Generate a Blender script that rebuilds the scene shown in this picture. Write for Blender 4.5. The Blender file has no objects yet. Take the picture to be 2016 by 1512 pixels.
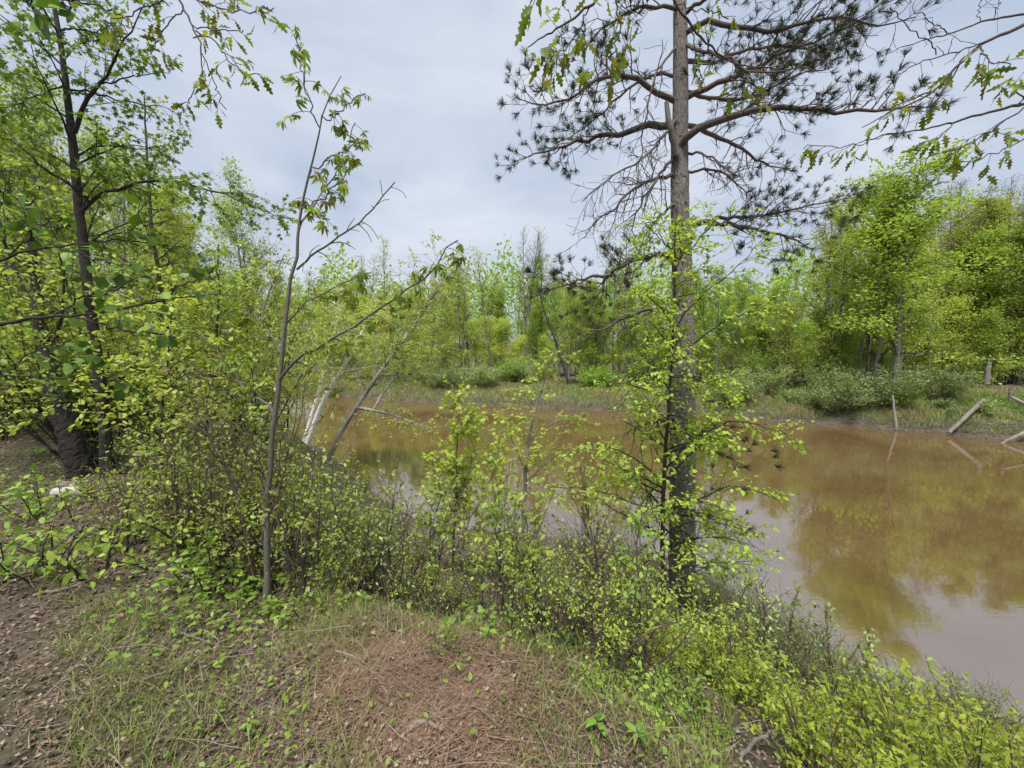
import bpy, math, numpy as np
from mathutils import Vector

# ------------------------------------------------------------------ camera, sky, sun, exposure
SC = bpy.context.scene
COL = SC.collection
F, CX, CY, HZ = 770.0, 1008.0, 756.0, 695.0      # focal length and centre in photo pixels, horizon row
EYE = 4.5                                        # metres above the water
PITCH = math.atan((CY - HZ) / F)

cam_d = bpy.data.cameras.new('camera'); cam = bpy.data.objects.new('camera', cam_d)
COL.objects.link(cam); SC.camera = cam
cam.location = (0, 0, EYE); cam.rotation_euler = (math.radians(90) - PITCH, 0, 0)
cam_d.sensor_width = 36; cam_d.lens = 36 * F / 2016; cam_d.clip_start = 0.05; cam_d.clip_end = 3000

SUN_EL, SUN_AZ = math.radians(66), math.radians(195)     # azimuth clockwise from +Y: behind the camera, to its left
W = bpy.data.worlds.new('World'); SC.world = W; W.use_nodes = True
wn, wl = W.node_tree.nodes, W.node_tree.links
W.cycles.sampling_method = 'MANUAL'; W.cycles.sample_map_resolution = 256
wn.clear()
out = wn.new('ShaderNodeOutputWorld'); bg = wn.new('ShaderNodeBackground')
sky = wn.new('ShaderNodeTexSky'); sky.sky_type = 'NISHITA'; sky.sun_disc = False
sky.sun_elevation = SUN_EL; sky.sun_rotation = SUN_AZ; sky.air_density = 1.2; sky.dust_density = 2.0
skym = wn.new('ShaderNodeMix'); skym.data_type = 'RGBA'; skym.blend_type = 'MULTIPLY'; skym.inputs[0].default_value = 1
skym.inputs[7].default_value = (1, 1, 1, 1)
tc = wn.new('ShaderNodeTexCoord'); mp = wn.new('ShaderNodeMapping'); mp.inputs['Scale'].default_value = (1.0, 1.0, 2.6)
nz = wn.new('ShaderNodeTexNoise'); nz.inputs['Scale'].default_value = 2.1; nz.inputs['Detail'].default_value = 6
nz.inputs['Roughness'].default_value = 0.52; nz.inputs['Distortion'].default_value = 0.5
cr = wn.new('ShaderNodeValToRGB')
cr.color_ramp.elements[0].position = 0.34; cr.color_ramp.elements[0].color = (4.2, 4.9, 6.2, 1)
cr.color_ramp.elements[1].position = 0.68; cr.color_ramp.elements[1].color = (6.4, 6.85, 7.6, 1)
mx = wn.new('ShaderNodeMix'); mx.data_type = 'RGBA'; mx.inputs[0].default_value = 0.93     # thin cloud cover over the clear sky
wl.new(tc.outputs['Generated'], mp.inputs['Vector']); wl.new(mp.outputs['Vector'], nz.inputs['Vector'])
wl.new(nz.outputs['Fac'], cr.inputs['Fac'])
wl.new(sky.outputs['Color'], mx.inputs[6]); wl.new(cr.outputs['Color'], mx.inputs[7])
wl.new(mx.outputs[2], bg.inputs['Color']); bg.inputs['Strength'].default_value = 0.077
wl.new(bg.outputs['Background'], out.inputs['Surface'])

sun_d = bpy.data.lights.new('sun', 'SUN'); sun = bpy.data.objects.new('sun', sun_d); COL.objects.link(sun)
sun_d.energy = 4.0; sun_d.angle = math.radians(20); sun_d.color = (1.0, 0.965, 0.9)
sdir = Vector((math.sin(SUN_AZ) * math.cos(SUN_EL), math.cos(SUN_AZ) * math.cos(SUN_EL), math.sin(SUN_EL)))
sun.rotation_euler = sdir.to_track_quat('Z', 'Y').to_euler()
SC.view_settings.view_transform = 'Standard'; SC.view_settings.look = 'None'
SC.view_settings.exposure = 0.67; SC.view_settings.gamma = 1; SC.view_settings.use_curve_mapping = False
SC.render.engine = 'CYCLES'
SC.cycles.max_bounces = 4; SC.cycles.diffuse_bounces = 2; SC.cycles.glossy_bounces = 2
SC.cycles.transmission_bounces = 3; SC.cycles.use_adaptive_sampling = True; SC.cycles.adaptive_threshold = .025
SC.cycles.debug_use_spatial_splits = True; SC.cycles.use_light_tree = False; SC.cycles.sample_clamp_indirect = 6

# ------------------------------------------------------------------ small maths
def P(px, py, d):
    """World point at forward distance d seen at photo pixel (px, py)."""
    a, b = (px - CX) / F, (CY - py) / F
    y = math.cos(PITCH) + b * math.sin(PITCH); z = b * math.cos(PITCH) - math.sin(PITCH)
    s = d / y
    return np.array((a * s, d, EYE + z * s))

def nrm(a):
    return a / np.maximum(np.linalg.norm(a, axis=-1, keepdims=True), 1e-9)

def resample(pts, n, jit=0.0, rs=None):
    pts = np.asarray(pts, float)
    for _ in range(2):                                  # corner cutting makes the polyline a curve
        q = 0.75 * pts[:-1] + 0.25 * pts[1:]; r = 0.25 * pts[:-1] + 0.75 * pts[1:]
        m = np.empty((2 * len(q), 3)); m[0::2] = q; m[1::2] = r
        pts = np.vstack([pts[:1], m, pts[-1:]])
    s = np.r_[0, np.cumsum(np.linalg.norm(np.diff(pts, axis=0), axis=1))]
    t = np.linspace(0, s[-1], n)
    o = np.stack([np.interp(t, s, pts[:, k]) for k in range(3)], 1)
    if jit and rs is not None:
        w = rs.normal(0, jit, (n, 3)); w[0] = 0
        o = o + w
    return o

class MB:
    """Collects vertices, triangles and quads and turns them into one mesh."""
    def __init__(s): s.v = []; s.f = []; s.n = 0
    def add(s, v, f, m=0):
        v = np.asarray(v, np.float32).reshape(-1, 3)
        s.v.append(v); f = np.asarray(f, np.int64)
        s.f.append((f + s.n, m)); s.n += len(v)
    def mesh(s, name, mats, smooth=True):
        me = bpy.data.meshes.new(name)
        v = np.concatenate(s.v) if s.v else np.zeros((0, 3), np.float32)
        tot = sum(f.size for f, m in s.f); nf = sum(len(f) for f, m in s.f)
        me.vertices.add(len(v)); me.vertices.foreach_set('co', v.ravel())
        me.loops.add(tot); me.polygons.add(nf)
        li = np.concatenate([f.ravel() for f, m in s.f]); me.loops.foreach_set('vertex_index', li.astype(np.int32))
        cnt = np.concatenate([np.full(len(f), f.shape[1], np.int32) for f, m in s.f])
        st = np.r_[0, np.cumsum(cnt)[:-1]].astype(np.int32)
        me.polygons.foreach_set('loop_start', st)
        me.polygons.foreach_set('material_index', np.concatenate([np.full(len(f), m, np.int32) for f, m in s.f]))
        me.polygons.foreach_set('use_smooth', np.full(nf, smooth, bool))
        for m in (mats if isinstance(mats, (list, tuple)) else [mats]): me.materials.append(m)
        me.update(calc_edges=True); me.validate()
        return me

def tubes(mb, paths, rads, k=5, m=0, cap=False):
    """paths (N, n, 3), rads (N, n): round tapering branches."""
    N, n, _ = paths.shape
    if N == 0: return
    t = nrm(np.gradient(paths, axis=1))
    mt = np.abs(t.mean(1)); ref = np.zeros((N, 3)); ref[np.arange(N), mt.argmin(1)] = 1
    u = nrm(np.cross(t, ref[:, None, :])); w = np.cross(t, u)
    a = np.linspace(0, 2 * math.pi, k, endpoint=False)
    ring = np.cos(a)[None, None, :, None] * u[:, :, None, :] + np.sin(a)[None, None, :, None] * w[:, :, None, :]
    v = paths[:, :, None, :] + rads[:, :, None, None] * ring
    i = np.arange(N)[:, None, None] * n * k; j = np.arange(n - 1)[None, :, None] * k; c = np.arange(k)[None, None, :]
    c2 = (c + 1) % k
    f = np.stack([i + j + c, i + j + c2, i + j + k + c2, i + j + k + c], -1).reshape(-1, 4)
    mb.add(v.reshape(-1, 3), f, m)
    if cap:
        for q in range(N):
            for e in (0, n - 1):
                ctr = paths[q, e]; rg = v[q, e]
                mb.add(np.vstack([ctr, rg]), [[0, 1 + x, 1 + (x + 1) % k] if e else [0, 1 + (x + 1) % k, 1 + x] for x in range(k)], m)

def spawn(paths, rads, per, t0, t1, ang, asd, rs, flat=0.0, up=0.0):
    N, n, _ = paths.shape
    per = np.full(N, per) if np.isscalar(per) else np.asarray(per)
    idx = np.repeat(np.arange(N), per); M = len(idx)
    j = np.concatenate([np.arange(p) for p in per]) if M else np.zeros(0)
    t = t0 + (t1 - t0) * (j + rs.random(M)) / np.maximum(per[idx], 1)
    s = np.clip(t, 0, 0.9999) * (n - 1); i = s.astype(int); fr = (s - i)[:, None]
    p = paths[idx, i] * (1 - fr) + paths[idx, i + 1] * fr
    tan = nrm(paths[idx, i + 1] - paths[idx, i])
    r = rads[idx, i] * (1 - fr[:, 0]) + rads[idx, i + 1] * fr[:, 0]
    rv = rs.normal(0, 1, (M, 3)); rv[:, 2] *= (1 - flat)
    pr = nrm(rv - (rv * tan).sum(1, keepdims=True) * tan)
    a = np.radians(rs.normal(ang, asd, M))[:, None]
    d = np.cos(a) * tan + np.sin(a) * pr; d[:, 2] += up
    return p, nrm(d), r, t, idx

def shoot(p, d, L, n, wig, bend, rs):
    out = [p]; step = (np.asarray(L) / (n - 1))[:, None]
    for _ in range(n - 1):
        d = d + rs.normal(0, wig, d.shape); d[:, 2] += bend; d = nrm(d)
        out.append(out[-1] + d * step)
    return np.stack(out, 1)

def taper(r0, r1, n, N=None):
    t = np.linspace(0, 1, n)[None, :]
    r0 = np.atleast_1d(np.asarray(r0, float))[:, None]; r1 = np.atleast_1d(np.asarray(r1, float))[:, None]
    return r0 * (1 - t) + r1 * t

# ------------------------------------------------------------------ leaf outlines (x along the midrib, y across, z up)
def _half(h, droop, fold):
    h = np.array(h, float); x, y = h[:, 0], h[:, 1]; n = len(h)
    mid = np.c_[x, 0 * x, -droop * x ** 2]; l = np.c_[x, y, -droop * x ** 2 + fold * y]; r = l * (1, -1, 1)
    v = np.vstack([mid, l, r]); f = []
    for i in range(n - 1):
        f.append([i, i + 1, n + i + 1]); f.append([i, n + i + 1, n + i])
        f.append([i, 2 * n + i + 1, i + 1]); f.append([i, 2 * n + i, 2 * n + i + 1])
    keep = []
    for q in f:
        a, b, c = v[q]
        if np.linalg.norm(np.cross(b - a, c - a)) > 1e-6: keep.append(q)
    return v, np.array(keep)
DIAMOND = (np.array([(0, 0, 0), (.45, .33, .07), (1, 0, -.06), (.45, -.33, .07)], float), np.array([[0, 2, 1], [0, 3, 2]]))
OVATE = _half([(0, 0), (.18, .24), (.5, .31), (.8, .17), (1, 0)], .22, .12)
LANCE = _half([(0, 0), (.3, .13), (.65, .15), (1, 0)], .55, .25)
OAK = _half([(0, .0), (.14, .035), (.24, .2), (.32, .09), (.46, .33), (.56, .12), (.7, .29), (.77, .1), (.89, .14), (1, 0)], .35, .15)
OAK_L = _half([(0, 0), (.25, .2), (.33, .08), (.55, .32), (.66, .11), (.82, .2), (1, 0)], .3, .15)
def _maple():
    pol = [(0, .74), (24, .30), (52, .58), (80, .24), (118, .42), (165, .2)]
    o = [(r * math.cos(math.radians(a)) + .3, r * math.sin(math.radians(a))) for a, r in pol]
    pts = [(.3, 0, .03)] + [(x, y, -.22 * (x - .3) ** 2 - .12 * y * y) for x, y in o] + [(x, -y, -.22 * (x - .3) ** 2 - .12 * y * y) for x, y in o[:0:-1]]
    n = len(pts) - 1
    return np.array(pts, float), np.array([[0, 1 + i, 1 + (i + 1) % n] for i in range(n)])
MAPLE = _maple()

def leaves(mb, tpl, p, d, up, size, m=0, wid=1.0):
    if len(p) == 0: return
    v, f = tpl; x = nrm(d); z = nrm(up - (up * x).sum(1, keepdims=True) * x); y = np.cross(z, x)
    s = np.asarray(size)[:, None, None]
    q = p[:, None, :] + s * (v[None, :, 0:1] * x[:, None] + wid * v[None, :, 1:2] * y[:, None] + v[None, :, 2:3] * z[:, None])
    nv = len(v); ff = (np.arange(len(p))[:, None, None] * nv + f[None]).reshape(-1, f.shape[1])
    mb.add(q.reshape(-1, 3), ff, m)

def up_vec(n, rs, tilt=0.5):
    u = rs.normal(0, tilt, (n, 3)); u[:, 2] += 1
    return u

# ------------------------------------------------------------------ materials
def _mat(name):
    m = bpy.data.materials.new(name); m.use_nodes = True
    return m, m.node_tree.nodes, m.node_tree.links, m.node_tree.nodes['Principled BSDF']

def ramp(n, pts):
    r = n.new('ShaderNodeValToRGB')
    while len(r.color_ramp.elements) < len(pts): r.color_ramp.elements.new(0.5)
    for e, (q, c) in zip(r.color_ramp.elements, pts): e.position = q; e.color = (*c, 1)
    return r

def leaf_mat(name, cols, trans=0.4, rough=0.5, vary=0.32):
    m, n, l, b = _mat(name)
    g = n.new('ShaderNodeNewGeometry'); o = n.new('ShaderNodeObjectInfo')
    ad = n.new('ShaderNodeMath'); ad.operation = 'ADD'; fr = n.new('ShaderNodeMath'); fr.operation = 'FRACT'
    l.new(g.outputs['Random Per Island'], ad.inputs[0]); l.new(o.outputs['Random'], ad.inputs[1]); l.new(ad.outputs[0], fr.inputs[0])
    r = ramp(n, [(i / (len(cols) - 1), c) for i, c in enumerate(cols)]); l.new(fr.outputs[0], r.inputs['Fac'])
    hs = n.new('ShaderNodeHueSaturation'); mr = n.new('ShaderNodeMapRange')
    mr.inputs[3].default_value = 1 - vary; mr.inputs[4].default_value = 1 + vary
    l.new(o.outputs['Random'], mr.inputs[0]); l.new(mr.outputs[0], hs.inputs['Value']); l.new(r.outputs[0], hs.inputs['Color'])
    l.new(hs.outputs[0], b.inputs['Base Color']); b.inputs['Roughness'].default_value = rough
    b.inputs['Specular IOR Level'].default_value = 0.35
    t = n.new('ShaderNodeBsdfTranslucent'); tm = n.new('ShaderNodeMix'); tm.data_type = 'RGBA'; tm.blend_type = 'MULTIPLY'
    tm.inputs[0].default_value = 1; tm.inputs[7].default_value = (1.12, 1.08, 0.6, 1)
    l.new(hs.outputs[0], tm.inputs[6]); l.new(tm.outputs[2], t.inputs['Color'])
    x = n.new('ShaderNodeMixShader'); x.inputs[0].default_value = trans
    l.new(b.outputs[0], x.inputs[1]); l.new(t.outputs[0], x.inputs[2]); l.new(x.outputs[0], n['Material Output'].inputs['Surface'])
    return m

def bark_mat(name, cols, scale=(6, 6, 1.6), bump=0.6, rough=0.9, noise=6.0):
    m, n, l, b = _mat(name)
    t = n.new('ShaderNodeTexCoord'); mp = n.new('ShaderNodeMapping'); mp.inputs['Scale'].default_value = scale
    z = n.new('ShaderNodeTexNoise'); z.inputs['Scale'].default_value = noise; z.inputs['Detail'].default_value = 8; z.inputs['Roughness'].default_value = .65
    z2 = n.new('ShaderNodeTexNoise'); z2.inputs['Scale'].default_value = 1.3; z2.inputs['Detail'].default_value = 3
    l.new(t.outputs['Object'], mp.inputs[0]); l.new(mp.outputs[0], z.inputs['Vector']); l.new(t.outputs['Object'], z2.inputs['Vector'])
    av = n.new('ShaderNodeMath'); av.operation = 'MULTIPLY_ADD'; av.inputs[1].default_value = .45
    hm = n.new('ShaderNodeMath'); hm.operation = 'MULTIPLY'; hm.inputs[1].default_value = .55
    l.new(z.outputs['Fac'], hm.inputs[0]); l.new(z2.outputs['Fac'], av.inputs[0]); l.new(hm.outputs[0], av.inputs[2])
    r = ramp(n, [(.3 + .4 * i / (len(cols) - 1), c) for i, c in enumerate(cols)]); l.new(av.outputs[0], r.inputs[0])
    l.new(r.outputs[0], b.inputs['Base Color']); b.inputs['Roughness'].default_value = rough
    bp = n.new('ShaderNodeBump'); bp.inputs['Strength'].default_value = bump; bp.inputs['Distance'].default_value = .02
    l.new(z.outputs['Fac'], bp.inputs['Height']); l.new(bp.outputs[0], b.inputs['Normal'])
    return m

M = {}
M['leaf_fresh'] = leaf_mat('fresh_leaf', [(.22, .33, .045), (.33, .45, .075), (.42, .51, .12), (.26, .38, .05)], .5)
M['leaf_front'] = leaf_mat('spring_leaf', [(.27, .40, .04), (.38, .52, .07), (.47, .57, .11), (.31, .44, .045)], .5, .5, .03)
M['leaf_lime'] = leaf_mat('lime_leaf', [(.33, .45, .06), (.44, .54, .09), (.52, .58, .14), (.36, .47, .06)], .5, .5, .03)
M['leaf_shade'] = leaf_mat('shaded_maple_leaf', [(.09, .16, .02), (.14, .23, .03), (.19, .27, .05), (.11, .19, .022)], .4, .5, .03)  # mid green darkened: the crown's backlit shade is put into the leaf colour
M['leaf_vivid'] = leaf_mat('vivid_leaf', [(.20, .30, .035), (.30, .42, .06), (.38, .48, .09), (.23, .34, .04)], .5, .5, .12)
M['leaf_yellow'] = leaf_mat('yellow_green_leaf', [(.28, .36, .05), (.38, .46, .085), (.46, .50, .14), (.31, .41, .06)], .5)
M['leaf_mid'] = leaf_mat('mid_green_leaf', [(.14, .24, .03), (.21, .34, .05), (.29, .40, .08), (.16, .28, .035)], .45)
M['leaf_deep'] = leaf_mat('deep_green_leaf', [(.05, .12, .014), (.09, .18, .02), (.13, .23, .03), (.07, .15, .016)], .25)
M['leaf_grey'] = leaf_mat('grey_green_leaf', [(.16, .23, .07), (.24, .31, .11), (.32, .37, .16), (.14, .21, .05)], .35)
M['leaf_oak'] = leaf_mat('young_oak_leaf', [(.22, .33, .03), (.32, .43, .045), (.38, .40, .055), (.17, .28, .025)], .45, .5, .1)
M['leaf_hang'] = leaf_mat('hanging_oak_leaf', [(.13, .20, .014), (.21, .28, .02), (.22, .20, .025), (.12, .19, .014)], .45)
M['leaf_budding'] = leaf_mat('budding_leaf', [(.22, .28, .06), (.30, .33, .09), (.32, .26, .10), (.20, .27, .05)], .35)
M['needle'] = leaf_mat('pine_needle', [(.020, .027, .007), (.032, .040, .009), (.050, .054, .013)], .1, .7, .15)
M['grass'] = leaf_mat('grass_blade', [(.10, .18, .025), (.16, .25, .036), (.26, .25, .09), (.33, .29, .15), (.12, .21, .03)], .3, .6, .05)
M['grass_far'] = leaf_mat('far_grass_blade', [(.15, .24, .05), (.23, .32, .08), (.33, .35, .15), (.19, .28, .06)], .3, .6, .05)
M['grass_dry'] = leaf_mat('dry_grass_blade', [(.30, .25, .13), (.40, .34, .20), (.24, .21, .10), (.34, .31, .15)], .3, .6, .05)
M['grass_green'] = leaf_mat('green_grass_blade', [(.10, .22, .03), (.16, .30, .04), (.13, .26, .03)], .35, .6, .05)
M['litter'] = leaf_mat('dead_leaf', [(.08, .052, .033), (.14, .097, .063), (.31, .25, .19), (.11, .075, .05), (.06, .04, .028), (.21, .15, .105)], .1, .75, .05)
M['needle_litter'] = leaf_mat('dead_needle', [(.17, .10, .064), (.26, .165, .108), (.11, .066, .042), (.34, .25, .17)], .05, .8, .05)
M['bark_pine'] = bark_mat('pine_bark', [(.055, .046, .040), (.15, .13, .117), (.28, .25, .23)], (14, 14, 3), .7)
M['bark_branch'] = bark_mat('pine_branch_bark', [(.04, .028, .024), (.085, .064, .055), (.15, .12, .105)], (9, 9, 4))
M['bark_dark'] = bark_mat('dark_bark', [(.010, .008, .007), (.030, .024, .020), (.075, .062, .052)], (18, 18, 3), 1.0)
M['bark_grey'] = bark_mat('grey_bark', [(.10, .095, .08), (.19, .18, .155), (.30, .29, .26)], (16, 16, 4), .5)
M['bark_sapling'] = bark_mat('sapling_bark', [(.055, .05, .038), (.11, .10, .078), (.18, .17, .135)], (20, 20, 6), .4)
M['bark_birch'] = bark_mat('birch_bark', [(.08, .07, .065), (.62, .60, .56), (.80, .78, .74), (.72, .70, .66)], (1.5, 1.5, 9), .3)
M['bark_birch_dark'] = bark_mat('rough_birch_bark', [(.04, .036, .032), (.11, .10, .09), (.34, .32, .30), (.52, .50, .47)], (3, 3, 8), .7)
M['twig'] = bark_mat('twig_bark', [(.028, .021, .017), (.06, .046, .038), (.11, .085, .07)], (20, 20, 8), .2)
M['twig_red'] = bark_mat('shrub_stem_bark', [(.045, .03, .024), (.105, .07, .055), (.18, .13, .105)], (20, 20, 8), .2)
M['dead'] = bark_mat('bleached_wood', [(.07, .06, .05), (.17, .145, .12), (.28, .25, .21)], (3, 3, 14), .5)
M['stick'] = bark_mat('fallen_stick', [(.10, .08, .06), (.22, .18, .145), (.36, .31, .26)], (20, 20, 6), .4)
M['pale'] = bark_mat('pale_birch_log', [(.14, .13, .11), (.36, .34, .31), (.52, .50, .46)], (2, 2, 8), .3)
M['cut'] = bark_mat('cut_wood', [(.09, .06, .04), (.2, .14, .09), (.3, .22, .15)], (4, 20, 20), .4)

def ground_mat():
    m, n, l, b = _mat('forest_soil')
    t = n.new('ShaderNodeNewGeometry')
    def noise(s, d=6, r=.6):
        z = n.new('ShaderNodeTexNoise'); z.inputs['Scale'].default_value = s; z.inputs['Detail'].default_value = d
        z.inputs['Roughness'].default_value = r; l.new(t.outputs['Position'], z.inputs['Vector']); return z
    a, c, e = noise(9, 10, .72), noise(1.1, 4), noise(46, 6, .7)
    r1 = ramp(n, [(.28, (.035, .025, .019)), (.47, (.09, .064, .047)), (.60, (.155, .117, .09)), (.75, (.24, .20, .16))])
    r2 = ramp(n, [(.3, (.03, .026, .016)), (.5, (.07, .062, .034)), (.7, (.13, .115, .065))])
    l.new(e.outputs[0], r1.inputs[0]); l.new(a.outputs[0], r2.inputs[0])
    k = ramp(n, [(.42, (0, 0, 0)), (.62, (1, 1, 1))]); l.new(c.outputs[0], k.inputs[0])
    x = n.new('ShaderNodeMix'); x.data_type = 'RGBA'
    l.new(k.outputs[0], x.inputs[0]); l.new(r1.outputs[0], x.inputs[6]); l.new(r2.outputs[0], x.inputs[7])
    l.new(x.outputs[2], b.inputs['Base Color']); b.inputs['Roughness'].default_value = .95
    bp = n.new('ShaderNodeBump'); bp.inputs['Strength'].default_value = .9; bp.inputs['Distance'].default_value = .03
    l.new(e.outputs[0], bp.inputs['Height']); l.new(bp.outputs[0], b.inputs['Normal'])
    return m
M['ground'] = ground_mat()

def water_mat():
    m, n, l, b = _mat('muddy_river_water')
    t = n.new('ShaderNodeNewGeometry')
    def noise(s, sc, d, r=.5, rot=0.0):
        mp = n.new('ShaderNodeMapping'); mp.inputs['Scale'].default_value = sc; mp.inputs['Rotation'].default_value = (0, 0, rot)
        z = n.new('ShaderNodeTexNoise'); z.inputs['Scale'].default_value = s; z.inputs['Detail'].default_value = d; z.inputs['Roughness'].default_value = r
        l.new(t.outputs['Position'], mp.inputs[0]); l.new(mp.outputs[0], z.inputs['Vector']); return z
    big, mid, fine, zone = noise(.35, (1, 1.5, 1), 2), noise(1.5, (1, 2.0, 1), 4, .55, .45), noise(7, (1, 1.9, 1), 4, .6, .5), noise(.10, (1, 1.6, 1), 2)
    c = ramp(n, [(.35, (.100, .060, .026)), (.65, (.120, .074, .035))]); l.new(big.outputs[0], c.inputs[0])
    l.new(c.outputs[0], b.inputs['Base Color'])
    b.inputs['Roughness'].default_value = .03; b.inputs['IOR'].default_value = 3.2; b.inputs['Specular IOR Level'].default_value = .6
    zr = n.new('ShaderNodeMapRange'); zr.inputs[1].default_value = .42; zr.inputs[2].default_value = .6; zr.inputs[3].default_value = .25; zr.inputs[4].default_value = 1
    l.new(zone.outputs[0], zr.inputs[0])
    f2 = n.new('ShaderNodeMath'); f2.operation = 'MULTIPLY'; f2.inputs[1].default_value = .12; l.new(fine.outputs[0], f2.inputs[0])
    s = n.new('ShaderNodeMath'); s.operation = 'ADD'; l.new(mid.outputs[0], s.inputs[0]); l.new(f2.outputs[0], s.inputs[1])
    z = n.new('ShaderNodeMath'); z.operation = 'MULTIPLY'; l.new(s.outputs[0], z.inputs[0]); l.new(zr.outputs[0], z.inputs[1])
    bp = n.new('ShaderNodeBump'); bp.inputs['Strength'].default_value = .15; bp.inputs['Distance'].default_value = .02
    l.new(z.outputs[0], bp.inputs['Height']); l.new(bp.outputs[0], b.inputs['Normal'])
    return m
M['water'] = water_mat()

# ------------------------------------------------------------------ objects
def link(name, me, parent=None, loc=None):
    o = bpy.data.objects.new(name, me); COL.objects.link(o)
    if parent is not None: o.parent = parent
    if loc is not None: o.location = loc
    return o
def tag(o, label, cat, group=None):
    o['label'] = label; o['category'] = cat
    if group: o['group'] = group
    return o
def thing(name, label, cat, loc, rz=0.0, group=None, sc=1.0):
    o = link(name, None, None, loc); o.empty_display_size = .1
    o.rotation_euler = (0, 0, rz); o.scale = (sc, sc, sc) if np.isscalar(sc) else sc
    return tag(o, label, cat, group)
def setting(o, kind='structure'):
    o['kind'] = kind; return o

# ------------------------------------------------------------------ the lie of the land
S1 = np.array([(300, -110), (60, -22), (20, -1), (10, 2.8), (6.7, 4.25), (5.0, 5.1), (4.4, 6.7), (3.6, 8.4), (1, 9.3), (-2.3, 10), (-5.0, 13), (-8.6, 18), (-15, 21), (-26, 23.5), (-60, 40), (-300, 190)], float)
FS = np.array([(2100, 19.2), (2016, 19.9), (1930, 20.8), (1865, 21.9), (1767, 22.6), (1680, 24.2), (1545, 25.4), (1417, 28.2), (1200, 30.2), (1000, 33), (860, 34.6), (700, 39.4), (600, 43.5)], float)   # far waterline: photo column, distance
S2 = np.array([(300, -120), (60, 2.6)] + [((a - CX) / F * d, d) for a, d in FS] + [(-40, 55), (-80, 82), (-300, 240)], float)
def far_d(px): return 1 / np.interp(px, FS[::-1, 0], 1 / FS[::-1, 1])
ED = np.array([(300, -125), (60, -33), (6, -8), (1.6, -1.2), (1.0, .6), (.6, 1.45), (0, 1.95), (-.9, 2.25), (-1.9, 2.8), (-3.1, 4.2), (-4.6, 7.0), (-7, 11), (-10, 14.5), (-16, 17), (-30, 19.5), (-60, 35), (-300, 182)], float)
def sdist(q, poly):
    """Distance to the polyline; positive on its camera side."""
    a, b = poly[:-1], poly[1:]; ab = b - a
    best = np.full(len(q), 1e18); sg = np.ones(len(q))
    for i in range(len(a)):
        w = q - a[i]; t = np.clip((w @ ab[i]) / (ab[i] @ ab[i]), 0, 1)
        d = ((w - t[:, None] * ab[i]) ** 2).sum(1); c = ab[i][0] * w[:, 1] - ab[i][1] * w[:, 0]
        k = d < best; best[k] = d[k]; sg[k] = np.where(c[k] > 0, 1, -1)
    return np.sqrt(best) * sg
def bumps(x, y):
    return (.05 * np.sin(x * 2.1 + 1.3 * np.sin(y * 1.7)) * np.cos(y * 1.9 + x) + .03 * np.sin(x * 5.3 + y * 3.1) + .015 * np.sin(x * 11 - y * 9.7))
def land(x, y):
    x = np.atleast_1d(np.asarray(x, float)); y = np.atleast_1d(np.asarray(y, float)); q = np.c_[x, y]
    d1, de, d2 = sdist(q, S1), sdist(q, ED), -sdist(q, S2)
    # all three lines run right to left, so the camera lies on their left-hand side
    t = np.clip(d1 / (d1 + np.maximum(-de, 0) + 1e-6), 0, 1)
    near = np.where(de > 0, 2.9 + .25 * (1 - np.exp(-np.maximum(de, 0) / 6)), 2.9 * t ** 1.55 + 1.0 * t * (1 - t))
    far = 1.15 * (1 - np.exp(-np.maximum(d2, 0) / 1.3)) + .035 * np.maximum(d2, 0) + .02 * np.maximum(d2 - 20, 0)
    far = np.minimum(far, 12)
    bed = -.12 - .3 * np.minimum(np.minimum(-d1, -d2), 4)
    z = np.where(d1 > 0, near, np.where(d2 > 0, far, bed))
    return z + bumps(x, y) * np.where(d1 > 0, np.clip(d1, 0, 1), np.where(d2 > 0, np.clip(d2 * .5, 0, 1) * 2.0, .3))
def gz(x, y): return float(land(x, y)[0])

def build_ground():
    u = np.linspace(-1, 1, 410); xs = 300 * np.sinh(u * 6.4) / np.sinh(6.4)
    w = np.linspace(-.52, 1, 350); ys = 3 + 500 * np.sinh(w * 6.2) / np.sinh(6.2)
    X, Y = np.meshgrid(xs, ys, indexing='ij'); Z = land(X.ravel(), Y.ravel())
    n = len(ys); i = np.arange(len(xs) - 1)[:, None] * n; j = np.arange(n - 1)[None]
    f = np.stack([i + j, i + n + j, i + n + j + 1, i + j + 1], -1).reshape(-1, 4)
    mb = MB(); mb.add(np.c_[X.ravel(), Y.ravel(), Z], f)
    setting(link('ground', mb.mesh('ground', M['ground'])))
    mb = MB(); mb.add([(-300, -120, 0), (300, -120, 0), (300, 260, 0), (-300, 260, 0)], [[0, 1, 2, 3]])
    setting(link('river_water', mb.mesh('river_water', M['water'])))
build_ground()

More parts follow.
